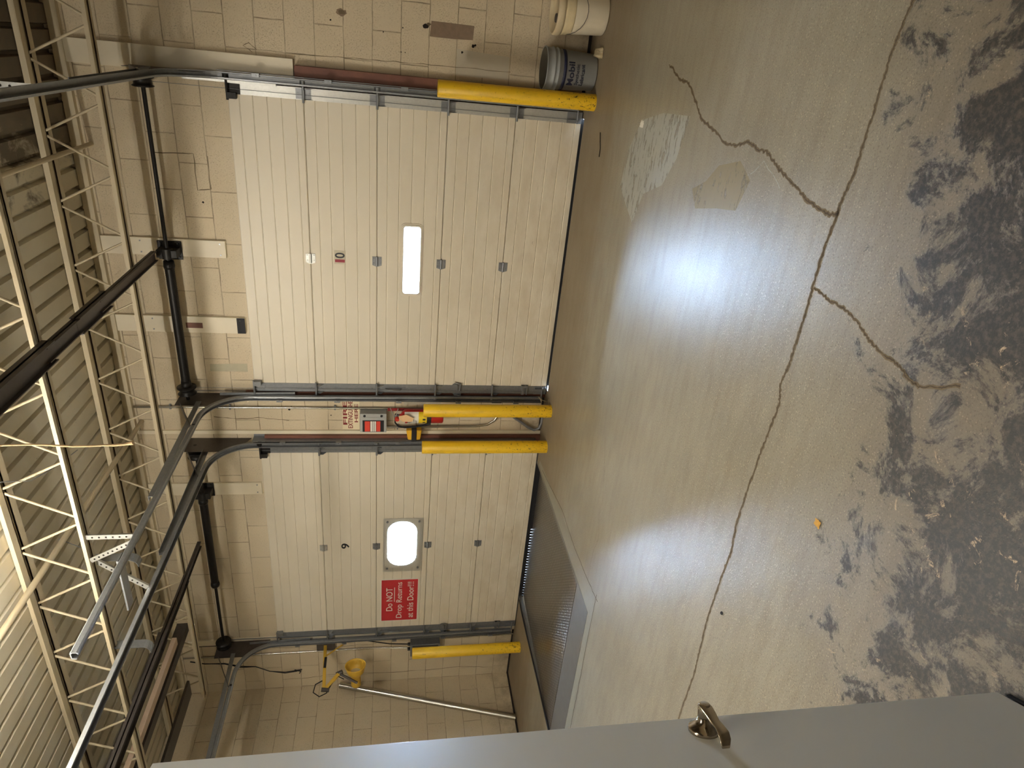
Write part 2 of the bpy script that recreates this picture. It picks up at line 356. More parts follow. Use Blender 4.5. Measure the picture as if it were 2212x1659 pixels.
c1 = [(2.84,-1.70),(2.831,-1.742),(2.778,-1.888),(2.766,-2.018),(2.69,-2.151),(2.617,-2.266),(2.588,-2.422),(2.551,-2.551),(2.552,-2.653),(2.582,-2.77),(2.562,-2.87),(2.567,-2.935),(2.525,-3.038),(2.495,-3.146),(2.476,-3.221),(2.448,-3.298),(2.433,-3.421),(2.445,-3.487)]
jt = [(4.2,-3.53),(3.07,-3.519),(2.987,-3.502),(2.911,-3.497),(2.797,-3.501),(2.683,-3.501),(2.583,-3.502),(2.48,-3.479),(2.433,-3.481),(2.324,-3.468),(2.2,-3.471),(2.088,-3.479),(1.992,-3.477),(1.884,-3.478),(1.79,-3.462),(1.718,-3.493),(1.592,-3.482),(1.46,-3.471),(1.282,-3.463),(1.117,-3.459),(.968,-3.482),(.802,-3.469),(.571,-3.464),(.373,-3.479),(.21,-3.495),(-.09,-3.484),(-.8,-3.49)]
c2 = [(2.185,-3.48),(2.176,-3.572),(2.176,-3.667),(2.16,-3.752),(2.135,-3.807),(2.118,-3.886),(2.116,-3.961),(2.097,-4.016),(2.097,-4.067),(2.16,-4.187)]
c3 = [(.50,-1.78),(.368,-1.832),(.191,-1.918),(.061,-1.947),(-.045,-1.931),(-.217,-2.005),(-.327,-1.966),(-.491,-1.944),(-.645,-1.964)]
cc = [(2.44,-2.78),(2.47,-2.86),(2.53,-2.93),(2.49,-3.03),(2.45,-3.10)]
for pts, w, n in ((c1, .013, 3), (jt, .012, 4), (c2, .010, 3), (c3, .0035, 3)):
    j = jag(pts, n*3, .0045 if pts is not jt else .003)
    ws = [w*random.uniform(.6, 1.3)*(min(1, .25+i/12) if pts is c1 else 1) for i in range(len(j))]
    if w > .005: fm.strip(j, [q*1.25 for q in ws], .0008, 1)
    fm.strip(jag(j, 2, .0025), [q*.42*random.uniform(.5, 1.4) for q in ws for _ in (0, 1)][:2*len(j)-1], .0012, 2)
fm.strip(jag(cc, 4, .004), .003, .0009, 3)
# curb strip round the leveller pit
fm.add([(-.86,-.13,.0007),(-.78,-.16,.0007),(-.63,-2.17,.0007),(-.86,-2.17,.0007)], [(0,1,2,3)], 4)
fm.add([(PX0-.1,-2.17,.0007),(-.86,-2.17,.0007),(-.86,PY0,.0007),(PX0-.1,PY0,.0007)], [(0,1,2,3)], 4)
fm.strip(jag([(-.80,-.30),(-.665,-1.10),(-.68,-1.56),(-.64,-2.0),(-.61,-2.21)], 5, .006), .006, .0014, 2)
fm.strip(jag([(-.58,-2.17),(-.9,-2.168),(-1.5,-2.178),(-2.3,-2.19),(-2.9,-2.2)], 5, .004), .006, .0014, 2)
def blob(pts, z, mi): fm.add([(x, y, z) for x, y in pts], [tuple(range(len(pts)))], mi)
blob([(2.62,-2.12),(2.60,-1.75),(2.53,-1.42),(2.34,-1.27),(2.10,-1.22),(2.02,-1.38),(1.94,-1.56),(2.14,-1.66),(2.24,-1.92),(2.40,-2.05)], .0010, 3)
blob([(2.45,-2.55),(2.50,-2.74),(2.44,-2.86),(2.30,-2.80),(2.27,-2.62),(2.22,-2.40),(2.30,-2.32),(2.36,-2.45)], .0011, 5)
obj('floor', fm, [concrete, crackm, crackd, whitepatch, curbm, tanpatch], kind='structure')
# walls with the two dock openings
D10 = (0.0, 2.358); D9 = (-3.087, -.739)
wm = MB()
def wq(x0, x1, z0, z1): wm.box((x0, 0, z0), (x1, .2, z1))
wq(XL-.2, D9[0]+.04, -.4, HC+.1); wq(D9[1]-.04, D10[0]+.04, 0, HC+.1); wq(D10[1]-.04, XR+.2, 0, HC+.1)
wq(D9[0]+.04, D9[1]-.04, 2.62, HC+.1); wq(D10[0]+.04, D10[1]-.04, 2.62, HC+.1); wq(D9[0]+.04, D9[1]-.04, -.6, -.4)
obj('wall_front', wm, wallx, kind='structure')
obj('wall_left', MB().box((XL-.2, YB, 0), (XL, 0, HC+.1)), wally, kind='structure')
obj('wall_right', MB().box((XR, YB, 0), (XR+.2, 0, HC+.1)), wally, kind='structure')
obj('wall_rear', MB().box((XL-.2, YB-.2, 0), (XR+.2, YB, HC+.1)), wallx, kind='structure')
# corrugated roof deck
cm = MB(); pr = []; x = XL
while x < XR:
    pr += [(x, HC), (x+.010, HC+.038), (x+.030, HC+.038), (x+.040, HC)]; x += .152
vs = [(a, YB, b) for a, b in pr]+[(a, 0., b) for a, b in pr]; n = len(pr)
cm.add(vs, [(i, i+1, n+i+1, n+i) for i in range(n-1)])
cm.box((XL, YB, HC+.06), (XR, 0, HC+.1))
obj('ceiling', cm, deckm, kind='structure')
# seams, pilaster cracks and marks in the wall surface
def mark(pts, w, m, name='wall_crack'): pass
wk = MB()
def wstrip(pts, w, y, mi):
    n = len(pts); vs = []
    for i, p in enumerate(pts):
        a = Vector(pts[max(i-1,0)]); b = Vector(pts[min(i+1,n-1)]); d = (b-a).normalized(); nn = Vector((-d.y, d.x)); ww = w*random.uniform(.4, 1.4)
        vs += [(p[0]+nn.x*ww/2, y, p[1]+nn.y*ww/2), (p[0]-nn.x*ww/2, y, p[1]-nn.y*ww/2)]
    wk.add(vs, [(2*i,2*i+1,2*i+3,2*i+2) for i in range(n-1)], mi)
wstrip(jag([(2.66,2.45),(2.66,2.05),(2.67,1.6),(2.675,1.15),(2.68,.6)], 8, .004), .004, -.0015, 0)
wstrip(jag([(2.66,2.45),(2.70,2.50),(2.68,2.54),(2.64,2.48)], 3, .003), .004, -.0015, 0)
wstrip(jag([(1.90,3.25),(1.91,2.96),(1.64,2.96),(1.655,2.86),(1.9,2.86)], 4, .003), .006, -.0015, 0)
wstrip(jag([(-.38,3.05),(-.40,2.85),(-.39,2.63),(-.42,2.40)], 5, .004), .006, -.0015, 0)
wstrip(jag([(-3.35,3.0),(-3.42,2.2),(-3.40,1.6)], 6, .005), .004, -.0015, 0)
wstrip(jag([(-3.90,2.45),(-3.86,2.0),(-3.9,1.3),(-3.87,.6),(-3.92,.2)], 7, .006), .005, -.0015, 0)
def ragged(cx, cz, rx, rz, n=14, j=.25):
    return [(cx+rx*math.cos(2*PI*i/n)*random.uniform(1-j, 1+j), cz+rz*math.sin(2*PI*i/n)*random.uniform(1-j, 1+j)) for i in range(n)]
def wblob(pts, y, mi): wk.add([(a, y, b) for a, b in pts], [tuple(range(len(pts)))], mi)
wblob([(2.965,1.215),(2.865,1.225),(2.862,1.05),(2.868,.905),(2.962,.900)], -.0012, 1)
wblob(ragged(2.955, 1.855, .022, .035), -.0012, 1); wblob(ragged(2.956, 1.855, .014, .024), -.002, 0)
wblob(ragged(2.925, 1.255, .016, .020), -.0016, 2); wblob(ragged(2.94, 1.235, .010, .016), -.0016, 0)
for cx, cz, rr in ((2.90,1.93,.006),(2.83,.90,.011),(2.835,.885,.008),(2.78,.98,.008),(2.86,1.56,.005),(2.90,1.42,.005),(-.30,2.39,.011),(-.27,2.37,.006),(-.36,2.02,.006),(1.55,2.93,.008),(2.74,1.43,.004),(2.74,1.40,.004),(2.80,.25,.010)):
    wblob(ragged(cx, cz, rr, rr), -.0018, 2)
wblob([(2.62,1.02),(2.80,1.02),(2.78,.62),(2.62,.62)], -.0008, 3); wblob([(-.12,1.35),(-.24,1.35),(-.24,1.0),(-.12,1.0)], -.0008, 3)
wblob([(.08,3.03),(.08,2.72),(.16,2.72),(.15,3.03)], -.0010, 4)
obj('wall_front', wk, [crackm, brpatch, darkm, patchg, plain('greenish_smear', (176, 168, 142), .6)], kind='structure')
bpy.data.objects['wall_front.001'].name = 'trim_1'
def foot_strips():  # thin dark strips along the foot of the walls
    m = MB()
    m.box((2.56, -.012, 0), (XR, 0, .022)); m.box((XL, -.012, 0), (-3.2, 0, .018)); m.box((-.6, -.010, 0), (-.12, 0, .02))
    obj('foot_strip_front', m, darkm, kind='structure')
    obj('foot_strip_left', MB().box((XL, YB, 0), (XL+.012, 0, .02)), darkm, kind='structure')
foot_strips()
obj('trim_2', MB().box((XL, -.045, HC-.075), (XR, 0, HC-.005)), joistm, kind='structure')
# steel jambs
def jamb(name, x0, x1, z0, z1, y, m, n): obj(name, MB().box((x0, y, z0), (x1, 0, z1)), m, kind='structure', bevel=.002)
jamb('trim_3', 2.47, 2.625, 2.20, 3.72, -.035, creamp, 0); jamb('trim_4', 2.462, 2.585, 0, 2.19, -.06, brown, 0)
jamb('trim_5', -.135, -.10, 0, 2.75, -.03, brown, 0); jamb('trim_6', -.645, -.555, 0, 2.62, -.045, brown, 0)
jamb('trim_7', -.555, -.518, 0, 3.72, -.02, creamp, 0); jamb('trim_8', -3.27, -3.19, 0, 3.60, -.02, creamp, 0)
# ------------------------------------------------------------------ dock doors
GR = (.15, .325, .515, .705, .897)
def door_profile(z0, z1):
    """front face profile (y, z) from top to bottom with V grooves"""
    pts = [(-.046, z1), (-.052, z1-.006)]
    for g in GR:
        z = z1-(z1-z0)*g; pts += [(-.052, z+.005), (-.0475, z), (-.052, z-.005)]
    pts += [(-.052, z0+.006), (-.046, z0)]
    return pts
def clip_prof(pr, a, b):
    out = []
    for (y0, z0), (y1, z1) in zip(pr[:-1], pr[1:]):
        hi, lo = z0, z1
        if lo >= b or hi <= a: continue
        def at(z): return y0+(y1-y0)*(z-z0)/(z1-z0) if z1 != z0 else y0
        A = min(hi, b); B = max(lo, a)
        if not out: out.append((at(A), A))
        out.append((at(B), B))
    return out
def prof_piece(mb, x0, x1, pr):
    n = len(pr); zt, zb = pr[0][1], pr[-1][1]; ring = [(x, y, z) for x in (x0, x1) for y, z in pr+[(-.004, zb), (-.004, zt)]]
    k = n+2; mb.add(ring, [(i, (i+1) % k, k+(i+1) % k, k+i) for i in range(k)]+[tuple(range(k)), tuple(range(k, 2*k))])
def rrect(cx, cz, w, h, rad, n=8):
    pts = []
    for qx, qz, a0 in ((1,1,0),(-1,1,PI/2),(-1,-1,PI),(1,-1,1.5*PI)):
        for i in range(n+1):
            a = a0+PI/2*i/n; pts.append((cx+qx*(w/2-rad)+rad*math.cos(a), cz+qz*(h/2-rad)+rad*math.sin(a)))
    return pts
def ring(mb, outer, inner, y0, y1, mi=0):
    n = len(outer)
    mb.add([(a, y, b) for y in (y0, y1) for pts in (outer, inner) for a, b in pts],
           [(i, (i+1) % n, n+(i+1) % n, n+i) for i in range(n)]+[(2*n+i, 2*n+(i+1) % n, 3*n+(i+1) % n, 3*n+i) for i in range(n)] +
           [(i, (i+1) % n, 2*n+(i+1) % n, 2*n+i) for i in range(n)]+[(n+i, n+(i+1) % n, 3*n+(i+1) % n, 3*n+i) for i in range(n)], mi)
def centre_hinge(root, x, z, m):
    h = MB(); h.poly([(x-.042, -.053, z+.038), (x+.030, -.053, z+.038), (x+.030, -.053, z-.038), (x-.042, -.053, z-.038), (x-.056, -.053, z)], (0, -.004, 0))
    h.cyl((x-.045, -.060, z), (x+.032, -.060, z), .009, 12)
    for dx in (-.026, .016):
        for dz in (-.026, .026): h.cyl((x+dx, -.056, z+dz), (x+dx, -.062, z+dz), .005, 8)
    obj('centre_hinge', h, m, root)
def edge_hinge(root, x, z, side, top=False):
    """hinge with roller at the panel edge; side +1 = right edge of the door"""
    h = MB(); xa = x+side*.005; xb = x+side*.078
    h.box((min(xa, xb), -.056, z-.055), (max(xa, xb), -.052, z+.055))
    h.box((min(x+side*.01, x+side*.07), -.085, z-.008), (max(x+side*.01, x+side*.07), -.056, z-.004))
    h.add([(xa, -.054, z-.012), (xa, -.10, z-.012), (xa, -.10, z-.04), (xa, -.054, z-.07)], [(0,1,2,3)]); h.add([(xb, -.054, z-.012), (xb, -.10, z-.012), (xb, -.10, z-.04), (xb, -.054, z-.07)], [(0,1,2,3)])
    h.cyl((xa-side*.025, -.078, z), (x+side*.115, -.078, z), .0085, 12)
    for dz in (-.042, .042): h.cyl((x+side*.045, -.056, z+dz), (x+side*.045, -.062, z+dz), .006, 8)
    h.cyl((x+side*.108, -.078, z), (x+side*.132, -.078, z), .023, 20)
    obj('roller_hinge', h, galvd, root)
def dock_door(name, xl, xr, win, label, cx, stl, stw_l, stw_r):
    root = thing(name, ((xl+xr)/2, -.03, 0), label, None, None, 'structure')
    H = 2.667/5; x0, x1 = xl-stw_l, xr+stw_r
    for i in range(5):
        z0, z1 = 2.667-H*(i+1)+.0015, 2.667-H*i-.0015
        m = MB(); pr = door_profile(z0, z1)
        if i == 2:
            wx0, wx1, wz0, wz1 = win
            prof_piece(m, x0, wx0, pr); prof_piece(m, wx1, x1, pr)
            prof_piece(m, wx0, wx1, clip_prof(pr, wz1, 9)); prof_piece(m, wx0, wx1, clip_prof(pr, -9, wz0))
        else: prof_piece(m, x0, x1, pr)
        obj('door_section', m, doorm, root)
    m = MB()
    for i in range(1, 5): m.box((x0+.01, -.030, 2.667-H*i-.012), (x1-.01, -.018, 2.667-H*i+.012))  # backing strips added behind the joints to stop daylight leaking through
    obj('joint_backing', m, rubber, root)
    for s, a, b, mt in ((-1, x0, xl, galvd), (1, xr, x1, stl)):
        m = MB()
        for i in range(5):
            z0, z1 = 2.667-H*(i+1)+.004, 2.667-H*i-.004; m.box((a, -.0555, z0), (b, -.0525, z1)); e = a if s < 0 else b-.003
            m.box((e, -.0555, z0), (e+.003, -.004, z1))
        obj('end_stile', m, mt, root)
    for i in range(1, 5):
        z = 2.667-H*i; centre_hinge(root, cx, z, galvd if i > 1 else galv); edge_hinge(root, xr, z, 1); edge_hinge(root, xl, z, -1)
    for x, s in ((xr, 1), (xl, -1)):   # top roller bracket
        m = MB(); m.box((min(x, x+s*.07), -.060, 2.575), (max(x, x+s*.07), -.0555, 2.655)); m.box((min(x-s*.03, x+s*.012), -.10, 2.60), (max(x-s*.03, x+s*.012), -.055, 2.665))
        m.cyl((x-s*.04, -.088, 2.66), (x+s*.12, -.088, 2.66), .009, 12); m.cyl((x+s*.108, -.088, 2.66), (x+s*.132, -.088, 2.66), .023, 20); obj('top_roller_bracket', m, black if s > 0 else galvd, root)
        m = MB(); m.box((min(x, x+s*.085), -.060, .01), (max(x, x+s*.085), -.0555, .13)); m.box((min(x+s*.02, x+s*.028), -.085, .03), (max(x+s*.02, x+s*.028), -.06, .12)); m.cyl((x, -.075, .05), (x+s*.12, -.075, .05), .008, 10)
        obj('bottom_bracket', m, galvd, root)
    # bottom seal: dark retainer plus a scalloped rubber bulb that lets daylight through in points
    m = MB(); m.box((x0+.0, -.056, -.004), (x1, -.010, .010)); 
    gaps = 62; w = (x1-x0-.16)/gaps
    for i in range(gaps):
        a = x0+.10+i*w; fr_ = .72 if i/gaps < (.55 if name == 'door_2' else .9) else .97
        m.box((a, -.050, -.049), (a+w*fr_, -.040, -.016))
    m.box((x0+.09, -.052, -.030), (x1-.05, -.038, -.004)); obj('bottom_seal', m, rubber, root)
    return root
def lift_handle(root, x, z):
    m = MB(); m.tube([(x, -.056, z-.075), (x, -.085, z-.06), (x, -.085, z+.06), (x, -.056, z+.075)], .006, 8)
    m.box((x-.012, -.059, z+.065), (x+.012, -.055, z+.11)); m.box((x-.012, -.059, z-.11), (x+.012, -.055, z-.065)); obj('lift_handle', m, galvd, root)
def latch(root, x, z):
    m = MB(); m.poly([(x-.07, -.057, z+.03), (x-.02, -.057, z+.07), (x+.045, -.057, z+.045), (x+.055, -.057, z-.005), (x+.045, -.057, z-.035), (x-.07, -.057, z-.035)], (0, -.006, 0))
    m.box((x-.065, -.085, z-.032), (x-.055, -.06, z+.030)); m.tube([(x-.02, -.068, z), (x+.045, -.078, z+.005), (x+.06, -.074, z+.03), (x+.052, -.07, z-.028), (x-.02, -.07, z-.02)], .008, 8)
    m.cyl((x-.095, -.075, z-.012), (x-.055, -.075, z-.012), .012, 12); obj('slide_latch', m, galvd, root)
d10 = dock_door('door_1', D10[0], D10[1], (.875, 1.475, 1.235, 1.40), 'tall white sectional dock door with number 10 and a long slim window', 1.165, galv, .085, .085)
d9 = dock_door('door_2', D9[0], D9[1], (-2.20, -1.56, 1.165, 1.505), 'white sectional dock door with number 9 and a rounded window behind perforated metal', -1.90, galvd, .085, .085)
lift_handle(d10, -.045, 1.45); latch(d10, -.03, .86); lift_handle(d9, D9[0]-.045, 1.40); latch(d9, D9[0]-.035, .84)
for rt, xl in ((d10, D10[0]), (d9, D9[0])):
    m = MB(); m.box((xl-.085, -.075, .225), (xl+.012, -.055, .25)); m.box((xl-.085, -.075, .195), (xl+.012, -.055, .205)); m.box((xl-.004, -.085, .19), (xl+.012, -.055, .255)); obj('lift_step', m, galvd, rt)
# window of door 10
m = MB(); o_ = rrect(1.175, 1.3175, .630, .190, .045); i_ = rrect(1.175, 1.3150, .578, .140, .022); ring(m, o_, i_, -.058, -.050); ring(m, rrect(1.175, 1.3165, .604, .166, .03), rrect(1.175, 1.315, .575, .137, .022), -.066, -.002)
wf = obj('window_frame', m, doorm, d10, bevel=.002)
obj('window_pane', MB().box((.885, -.034, 1.243), (1.465, -.030, 1.388)), glass, d10)
# rounded window and perforated cover of door 9
m = MB(); ring(m, rrect(-1.88, 1.335, .66, .36, .05), rrect(-1.885, 1.337, .585, .300, .13), -.056, -.002)
obj('window_frame', m, doorm, d9)
obj('window_pane', MB().box((-2.20, -.030, 1.17), (-1.57, -.026, 1.50)), glass, d9)
m = MB(); m.add([(-2.262, -.0585, 1.12), (-1.543, -.0585, 1.12), (-1.543, -.0585, 1.532), (-2.262, -.0585, 1.532)], [(0,1,2,3)])
cov = obj('perforated_cover', m, perf, d9)
m = MB()
for x in (-2.215, -1.59):
    for z in (1.165, 1.49): m.cyl((x, -.058, z), (x, -.065, z), .012, 12)
obj('cover_bolts', m, galvd, d9)
# things seen outside through the window of door 10
m = MB(); m.poly([(1.085, .30, 1.262), (1.235, .30, 1.262), (1.235, .30, 1.292), (1.19, .30, 1.296), (1.185, .30, 1.318), (1.175, .30, 1.338), (1.155, .30, 1.352), (1.15, .30, 1.375), (1.143, .30, 1.352), (1.125, .30, 1.338), (1.118, .30, 1.318), (1.115, .30, 1.296), (1.085, .30, 1.292)], (0, .06, 0))
m.box((1.14, .32, -.4), (1.16, .34, 1.262))
obj('post_cap', m, plain('hazy_blue_paint', (96, 134, 190), .6), None, 'small domed shape outside, seen dark through the slim window of door 10', 'post')
# ------------------------------------------------------------------ tracks
CPROF = [(-.024, -.010), (-.020, .016), (.020, .018), (.026, .010), (.026, -.014), (.022, -.022), (.012, -.024), (.012, -.018), (.019, -.016), (.021, .004), (.014, .012), (-.014, .010), (-.018, -.010)]
def track(x, side, ylast, label, flagx, mt=galvd):
    """side = +1 when the door lies on the + side of the track"""
    root = thing('door_track', (x, -.08, 0), label, 'track', 'dock door tracks')
    prof = [(a*side*1.0, b) for a, b in CPROF]
    R_ = .375; yv = -.105; zc = 2.665; path = [(x, -.082, .06), (x, -.09, 1.3), (x, yv, 2.3)]; cen = (yv-R_, zc)
    obj('vertical_track', MB().sweep(path+[(x, yv, 2.56)], prof), mt, root)
    arc = [(x, yv, 2.56)]+[(x, cen[0]+R_*math.cos(a), cen[1]+R_*math.sin(a)) for a in [PI/2*i/14 for i in range(15)]]+[(x, -.62, 3.04)]
    obj('curved_track', MB().sweep(arc, prof), mt, root)
    obj('horizontal_track', MB().sweep([(x, -.60, 3.04), (x, ylast, 3.045)], prof), mt, root)
    m = MB(); xo = x-side*.030
    m.box((min(xo, xo-side*.003), -.10, .05), (max(xo, xo-side*.003), -.002, 2.72)); m.box((min(xo, xo-side*.040), -.006, .05), (max(xo, xo-side*.040), -.001, 2.72)); obj('wall_angle', m, mt, root)
    for z in (.3, .85, 1.4, 1.95, 2.45):
        m = MB(); m.box((min(x-side*.034, x-side*.01), -.125, z-.025), (max(x-side*.034, x-side*.01), -.095, z+.025)); m.cyl((x-side*.02, -.125, z), (x-side*.02, -.132, z), .007, 8); obj('jamb_bracket', m, mt, root)
    # flag plate and the upper angle that carries the horizontal track
    m = MB(); xf = x-side*.012
    m.poly([(xf, -.004, 2.74), (xf, -.004, 3.29), (xf, -.235, 3.29), (xf, -.235, 2.98), (xf, -.12, 2.80)], (side*.003, 0, 0)); obj('flag_plate', m, darkst, root)
    m = MB(); xs = x+side*.012; m.bar((xs, -.20, 3.10), (xs, -1.55, 3.075), .003, .042); m.bar((xs-side*.016, -.20, 3.118), (xs-side*.016, -1.55, 3.094), .034, .003); obj('track_angle', m, mt, root)
    m = MB(); m.bar((x, -.24, 3.24), (x, -.62, 3.06), .004, .05, up=(1,0,0)); obj('diagonal_brace', m, darkst, root)
    m = MB(); m.box((x+side*.02, -.026, 2.30), (x+side*.02+.003*side, -.02, 3.22)); m.sweep([(x+side*.032, -.075, 2.32), (x+side*.032, -.095, 2.95)], [(-.012, -.004), (.012, -.004), (.012, .004), (-.012, .004)]); obj('guide_angle', m, galv if side < 0 else mt, root)
    return root
t10r = track(2.478, -1, -4.6, 'galvanised curved door track right of dock door 10', 0)
t10l = track(-.125, 1, -2.87, 'galvanised curved door track left of dock door 10, beside the fire extinguisher wall', 0)
t9r = track(-.618, -1, -3.25, 'galvanised curved door track right of dock door 9', 0)
t9l = track(D9[0]-.125, 1, -3.3, 'dark curved door track left of dock door 9', 0)
def shaft(xa, xb, sp0, sp1, thin, xbr, label):
    Y0, Z0 = -.125, 3.205
    root = thing('torsion_shaft', ((xa+xb)/2, Y0, Z0), label, 'door spring', 'torsion shafts above the dock doors')
    obj('shaft', MB().cyl((xa-.06, Y0, Z0), (xb+.05, Y0, Z0), .0145, 16), springm, root)
    prof = [(.030, 0)]; n = int(abs(sp1-sp0)/.016); m = MB(); pts = [(.0, 0)]
    pr = []
    for i in range(n+1):
        pr += [(.0345, i*.016), (.0375, i*.016+.008)]
    m.lathe((sp0, Y0, Z0), [(.012, 0)]+pr+[(.012, n*.016+.01)], (1, 0, 0), 20); obj('spring', m, springm, root)
    for x in (sp0, sp0+n*.016): obj('spring_cone', MB().lathe((x, Y0, Z0), [(.012, -.03), (.040, -.03), (.044, -.01), (.038, .03), (.012, .03)], (1,0,0), 20), springm, root)
    for x in (xa+.045, xb-.045):
        obj('cable_drum', MB().lathe((x, Y0, Z0), [(.014, -.035), (.062, -.035), (.075, -.028), (.060, -.018), (.058, .018), (.078, .026), (.078, .034), (.03, .04), (.014, .045)], (1,0,0), 28), springm, root)
        obj('lift_cable', MB().tube([(x, Y0+.055, Z0), (x-.01, -.068, .1)], .0018, 6), galvd, root)
    m = MB(); m.box((xbr-.03, -.150, 3.13), (xbr+.03, -.024, 3.28)); m.box((xbr-.075, -.036, 3.12), (xbr+.075, -.028, 3.30)); m.cyl((xbr-.04, Y0, Z0), (xbr+.04, Y0, Z0), .042, 20)
    for dx, dz in ((-.055, .07), (.055, .07), (-.055, -.06), (.055, -.06)): m.cyl((xbr+dx, -.036, Z0+dz), (xbr+dx, -.048, Z0+dz), .009, 8)
    obj('centre_bracket', m, black, root, bevel=.003)
    return root
shaft(-.09, 2.44, .02, 1.08, 0, 1.165, 'dark torsion shaft with one long spring above dock door 10')
shaft(D9[0]-.09, -.655, -2.27, -1.23, 0, -1.165, 'dark torsion shaft with one long spring above dock door 9')
# dark overhead rails running back from the shafts
def rail(name, x, z, secs, m_, label, parts=True, cat='rail', group=None):
    root = thing(name, (x, secs[0][0], z), label, cat, group)
    for i, (y0, y1, w) in enumerate(secs):
        m = MB(); m.box((x-w/2, y1, z-w*.28), (x-w/2+.006, y0, z+w*.28)); m.box((x+w/2-.006, y1, z-w*.28), (x+w/2, y0, z+w*.28)); m.box((x-w/2, y1, z-w*.05), (x+w/2, y0, z+w*.05))
        obj('rail_section', m, m_, root)
    return root
rr_ = rail('overhead_rail', 1.165, 3.275, [(-.20, -1.30, .075), (-1.15, -1.62, .105), (-1.60, -2.02, .085), (-1.95, -3.4, .115)], darkst, 'dark steel overhead rail running back from the bracket above door 10')
rail('overhead_rail', -1.60, 3.235, [(-.30, -.80, .060), (-.75, -1.5, .075), (-1.4, -3.0, .09)], darkst, 'dark steel overhead rail hanging below the joist above door 9')
m = MB().box((-2.56, -3.2, 3.405), (-2.46, -.45, 3.455)); m.box((-2.56, -3.2, 3.455), (-2.552, -.45, 3.50)); m.box((-2.468, -3.2, 3.455), (-2.46, -.45, 3.50))
obj('steel_channel', m, darkst, None, 'dark steel channel lying across the joists, its far end nearest the block wall', 'channel')
m = MB().box((-2.28, -3.2, 3.47), (-2.19, -.80, 3.475)); m.box((-2.28, -3.2, 3.475), (-2.274, -.80, 3.53)); m.box((-2.196, -3.2, 3.475), (-2.19, -.80, 3.53)); obj('steel_channel', m, darkst, None, 'dark steel channel lying on the joists, just right of the pale wooden plank', 'channel')
obj('wooden_plank', MB().box((-2.42, -3.0, 3.41), (-2.335, -.74, 3.452)), woodm, None, 'pale pinkish wooden plank stored lying across the roof joists', 'plank', bevel=.003)
obj('stored_board', MB().box((-3.22, -2.4, 3.40), (-3.02, -.66, 3.425)), darkst, None, 'short dark board stored on the joists nearest the left wall', 'board', bevel=.003)
# ------------------------------------------------------------------ roof joists
def joist(yc, x0, x1, label, wall=False):
    root = thing('roof_joist', (0, yc, 3.36), label, 'roof joist', 'open web roof joists')
    m = MB()
    for s in (-1, 1):
        m.box((x0, yc+s*.012, 3.715), (x1, yc+s*.072, 3.722)); m.box((x0, yc+s*.012, 3.715), (x1, yc+s*.018, 3.775))
    obj('top_chord', m, joistm, root)
    m = MB(); a, b = max(x0, -3.46), x1
    for s in (-1, 1): m.box((a, yc+s*.010, 3.335), (b, yc+s*.044, 3.340)); m.box((a, yc+s*.010, 3.335), (b, yc+s*.015, 3.372))
    obj('bottom_chord', m, joistm, root)
    k = math.ceil((a+.0)/.4575)
    while .4575*k < b:
        xb = .4575*k
        for s in (-1, 1):
            if x0 < xb+s*.21 < x1: obj('web_bar', MB().cyl((xb+s*.018, yc, 3.35), (xb+s*.212, yc, 3.72), .0085, 8), joistm, root)
        k += 1
    return root
joist(-.50, XL, XR, 'cream open web roof joist nearest the dock wall')
joist(-1.93, XL, XR, 'cream open web roof joist second from the dock wall')
joist(-3.36, XL, XR, 'cream open web roof joist third from the dock wall, up in the bright corner')
joist(-4.79, XL, XR, 'cream open web roof joist above the entrance door')
# cross bridging pipe through the joists
obj('bridging_pipe', MB().cyl((1.93, .0, 3.655), (1.93, -5.2, 3.655), .016, 12), joistm, None, 'cream bridging bar running front to back under the deck above door 10', 'pipe')
obj('bridging_pipe', MB().cyl((-.43, .0, 3.66), (-.43, -5.2, 3.66), .02, 12), joistm, None, 'cream bridging bar running front to back above the extinguisher wall', 'pipe')
# perforated angle hangers from joist to track
def hanger(p, q, label):
    m = MB(); d = Vector(q)-Vector(p); m.bar(p, q, .034, .003, 0, up=(0,1,0)); m.bar(Vector(p)+Vector((0, .015, 0)), Vector(q)+Vector((0, .015, 0)), .003, .030, 0, up=(0,1,0))
    n = int(d.length/.035)
    for i in range(1, n):
        c = Vector(p)+d*(i/n); m.cyl(c+Vector((0, -.0022, 0)), c+Vector((0, -.004, 0)), .006, 8, 1)
    return obj('hanger_strap', m, [galv, darkm], None, label, 'hanger')
hanger((-.12, -1.95, 3.335), (-.12, -1.95, 3.06), 'perforated metal strap hanging straight down from joist to the track left of door 10')
hanger((-.30, -1.96, 3.335), (-.13, -2.0, 3.06), 'slanted perforated metal strap bracing the track left of door 10')
hanger((-.36, -1.90, 3.335), (-.60, -1.90, 3.06), 'perforated metal strap from joist to the track right of door 9')
hanger((2.475, -1.95, 3.335), (2.475, -1.95, 3.06), 'perforated metal strap hanging above the track right of door 10')
def jspring(x, y, label):
    pts = []
    for i in range(8): pts.append((x, y, 3.385-.03*i))
    for i in range(1, 8): a = PI/2*i/7; pts.append((x-.06*(1-math.cos(a)), y, 3.165-.055*math.sin(a)))
    m = MB(); m.sweep(pts, [(-.035, -.0015), (.035, -.0015), (.035, .0015), (-.035, .0015)], side=(0, 1, 0)); obj('bumper_strap', m, galvd, None, label, 'bumper')
jspring(-.40, -1.82, 'wide hooked metal bumper strap on the track right of door 9')
jspring(-1.12, -1.90, 'wide hooked metal bumper strap hanging below the joist, farther left')
obj('track_cross_plate', MB().box((-.50, -2.2, 3.062), (-.10, -2.12, 3.072)), galvd, None, 'flat metal plate bridging the two middle door tracks', 'plate')
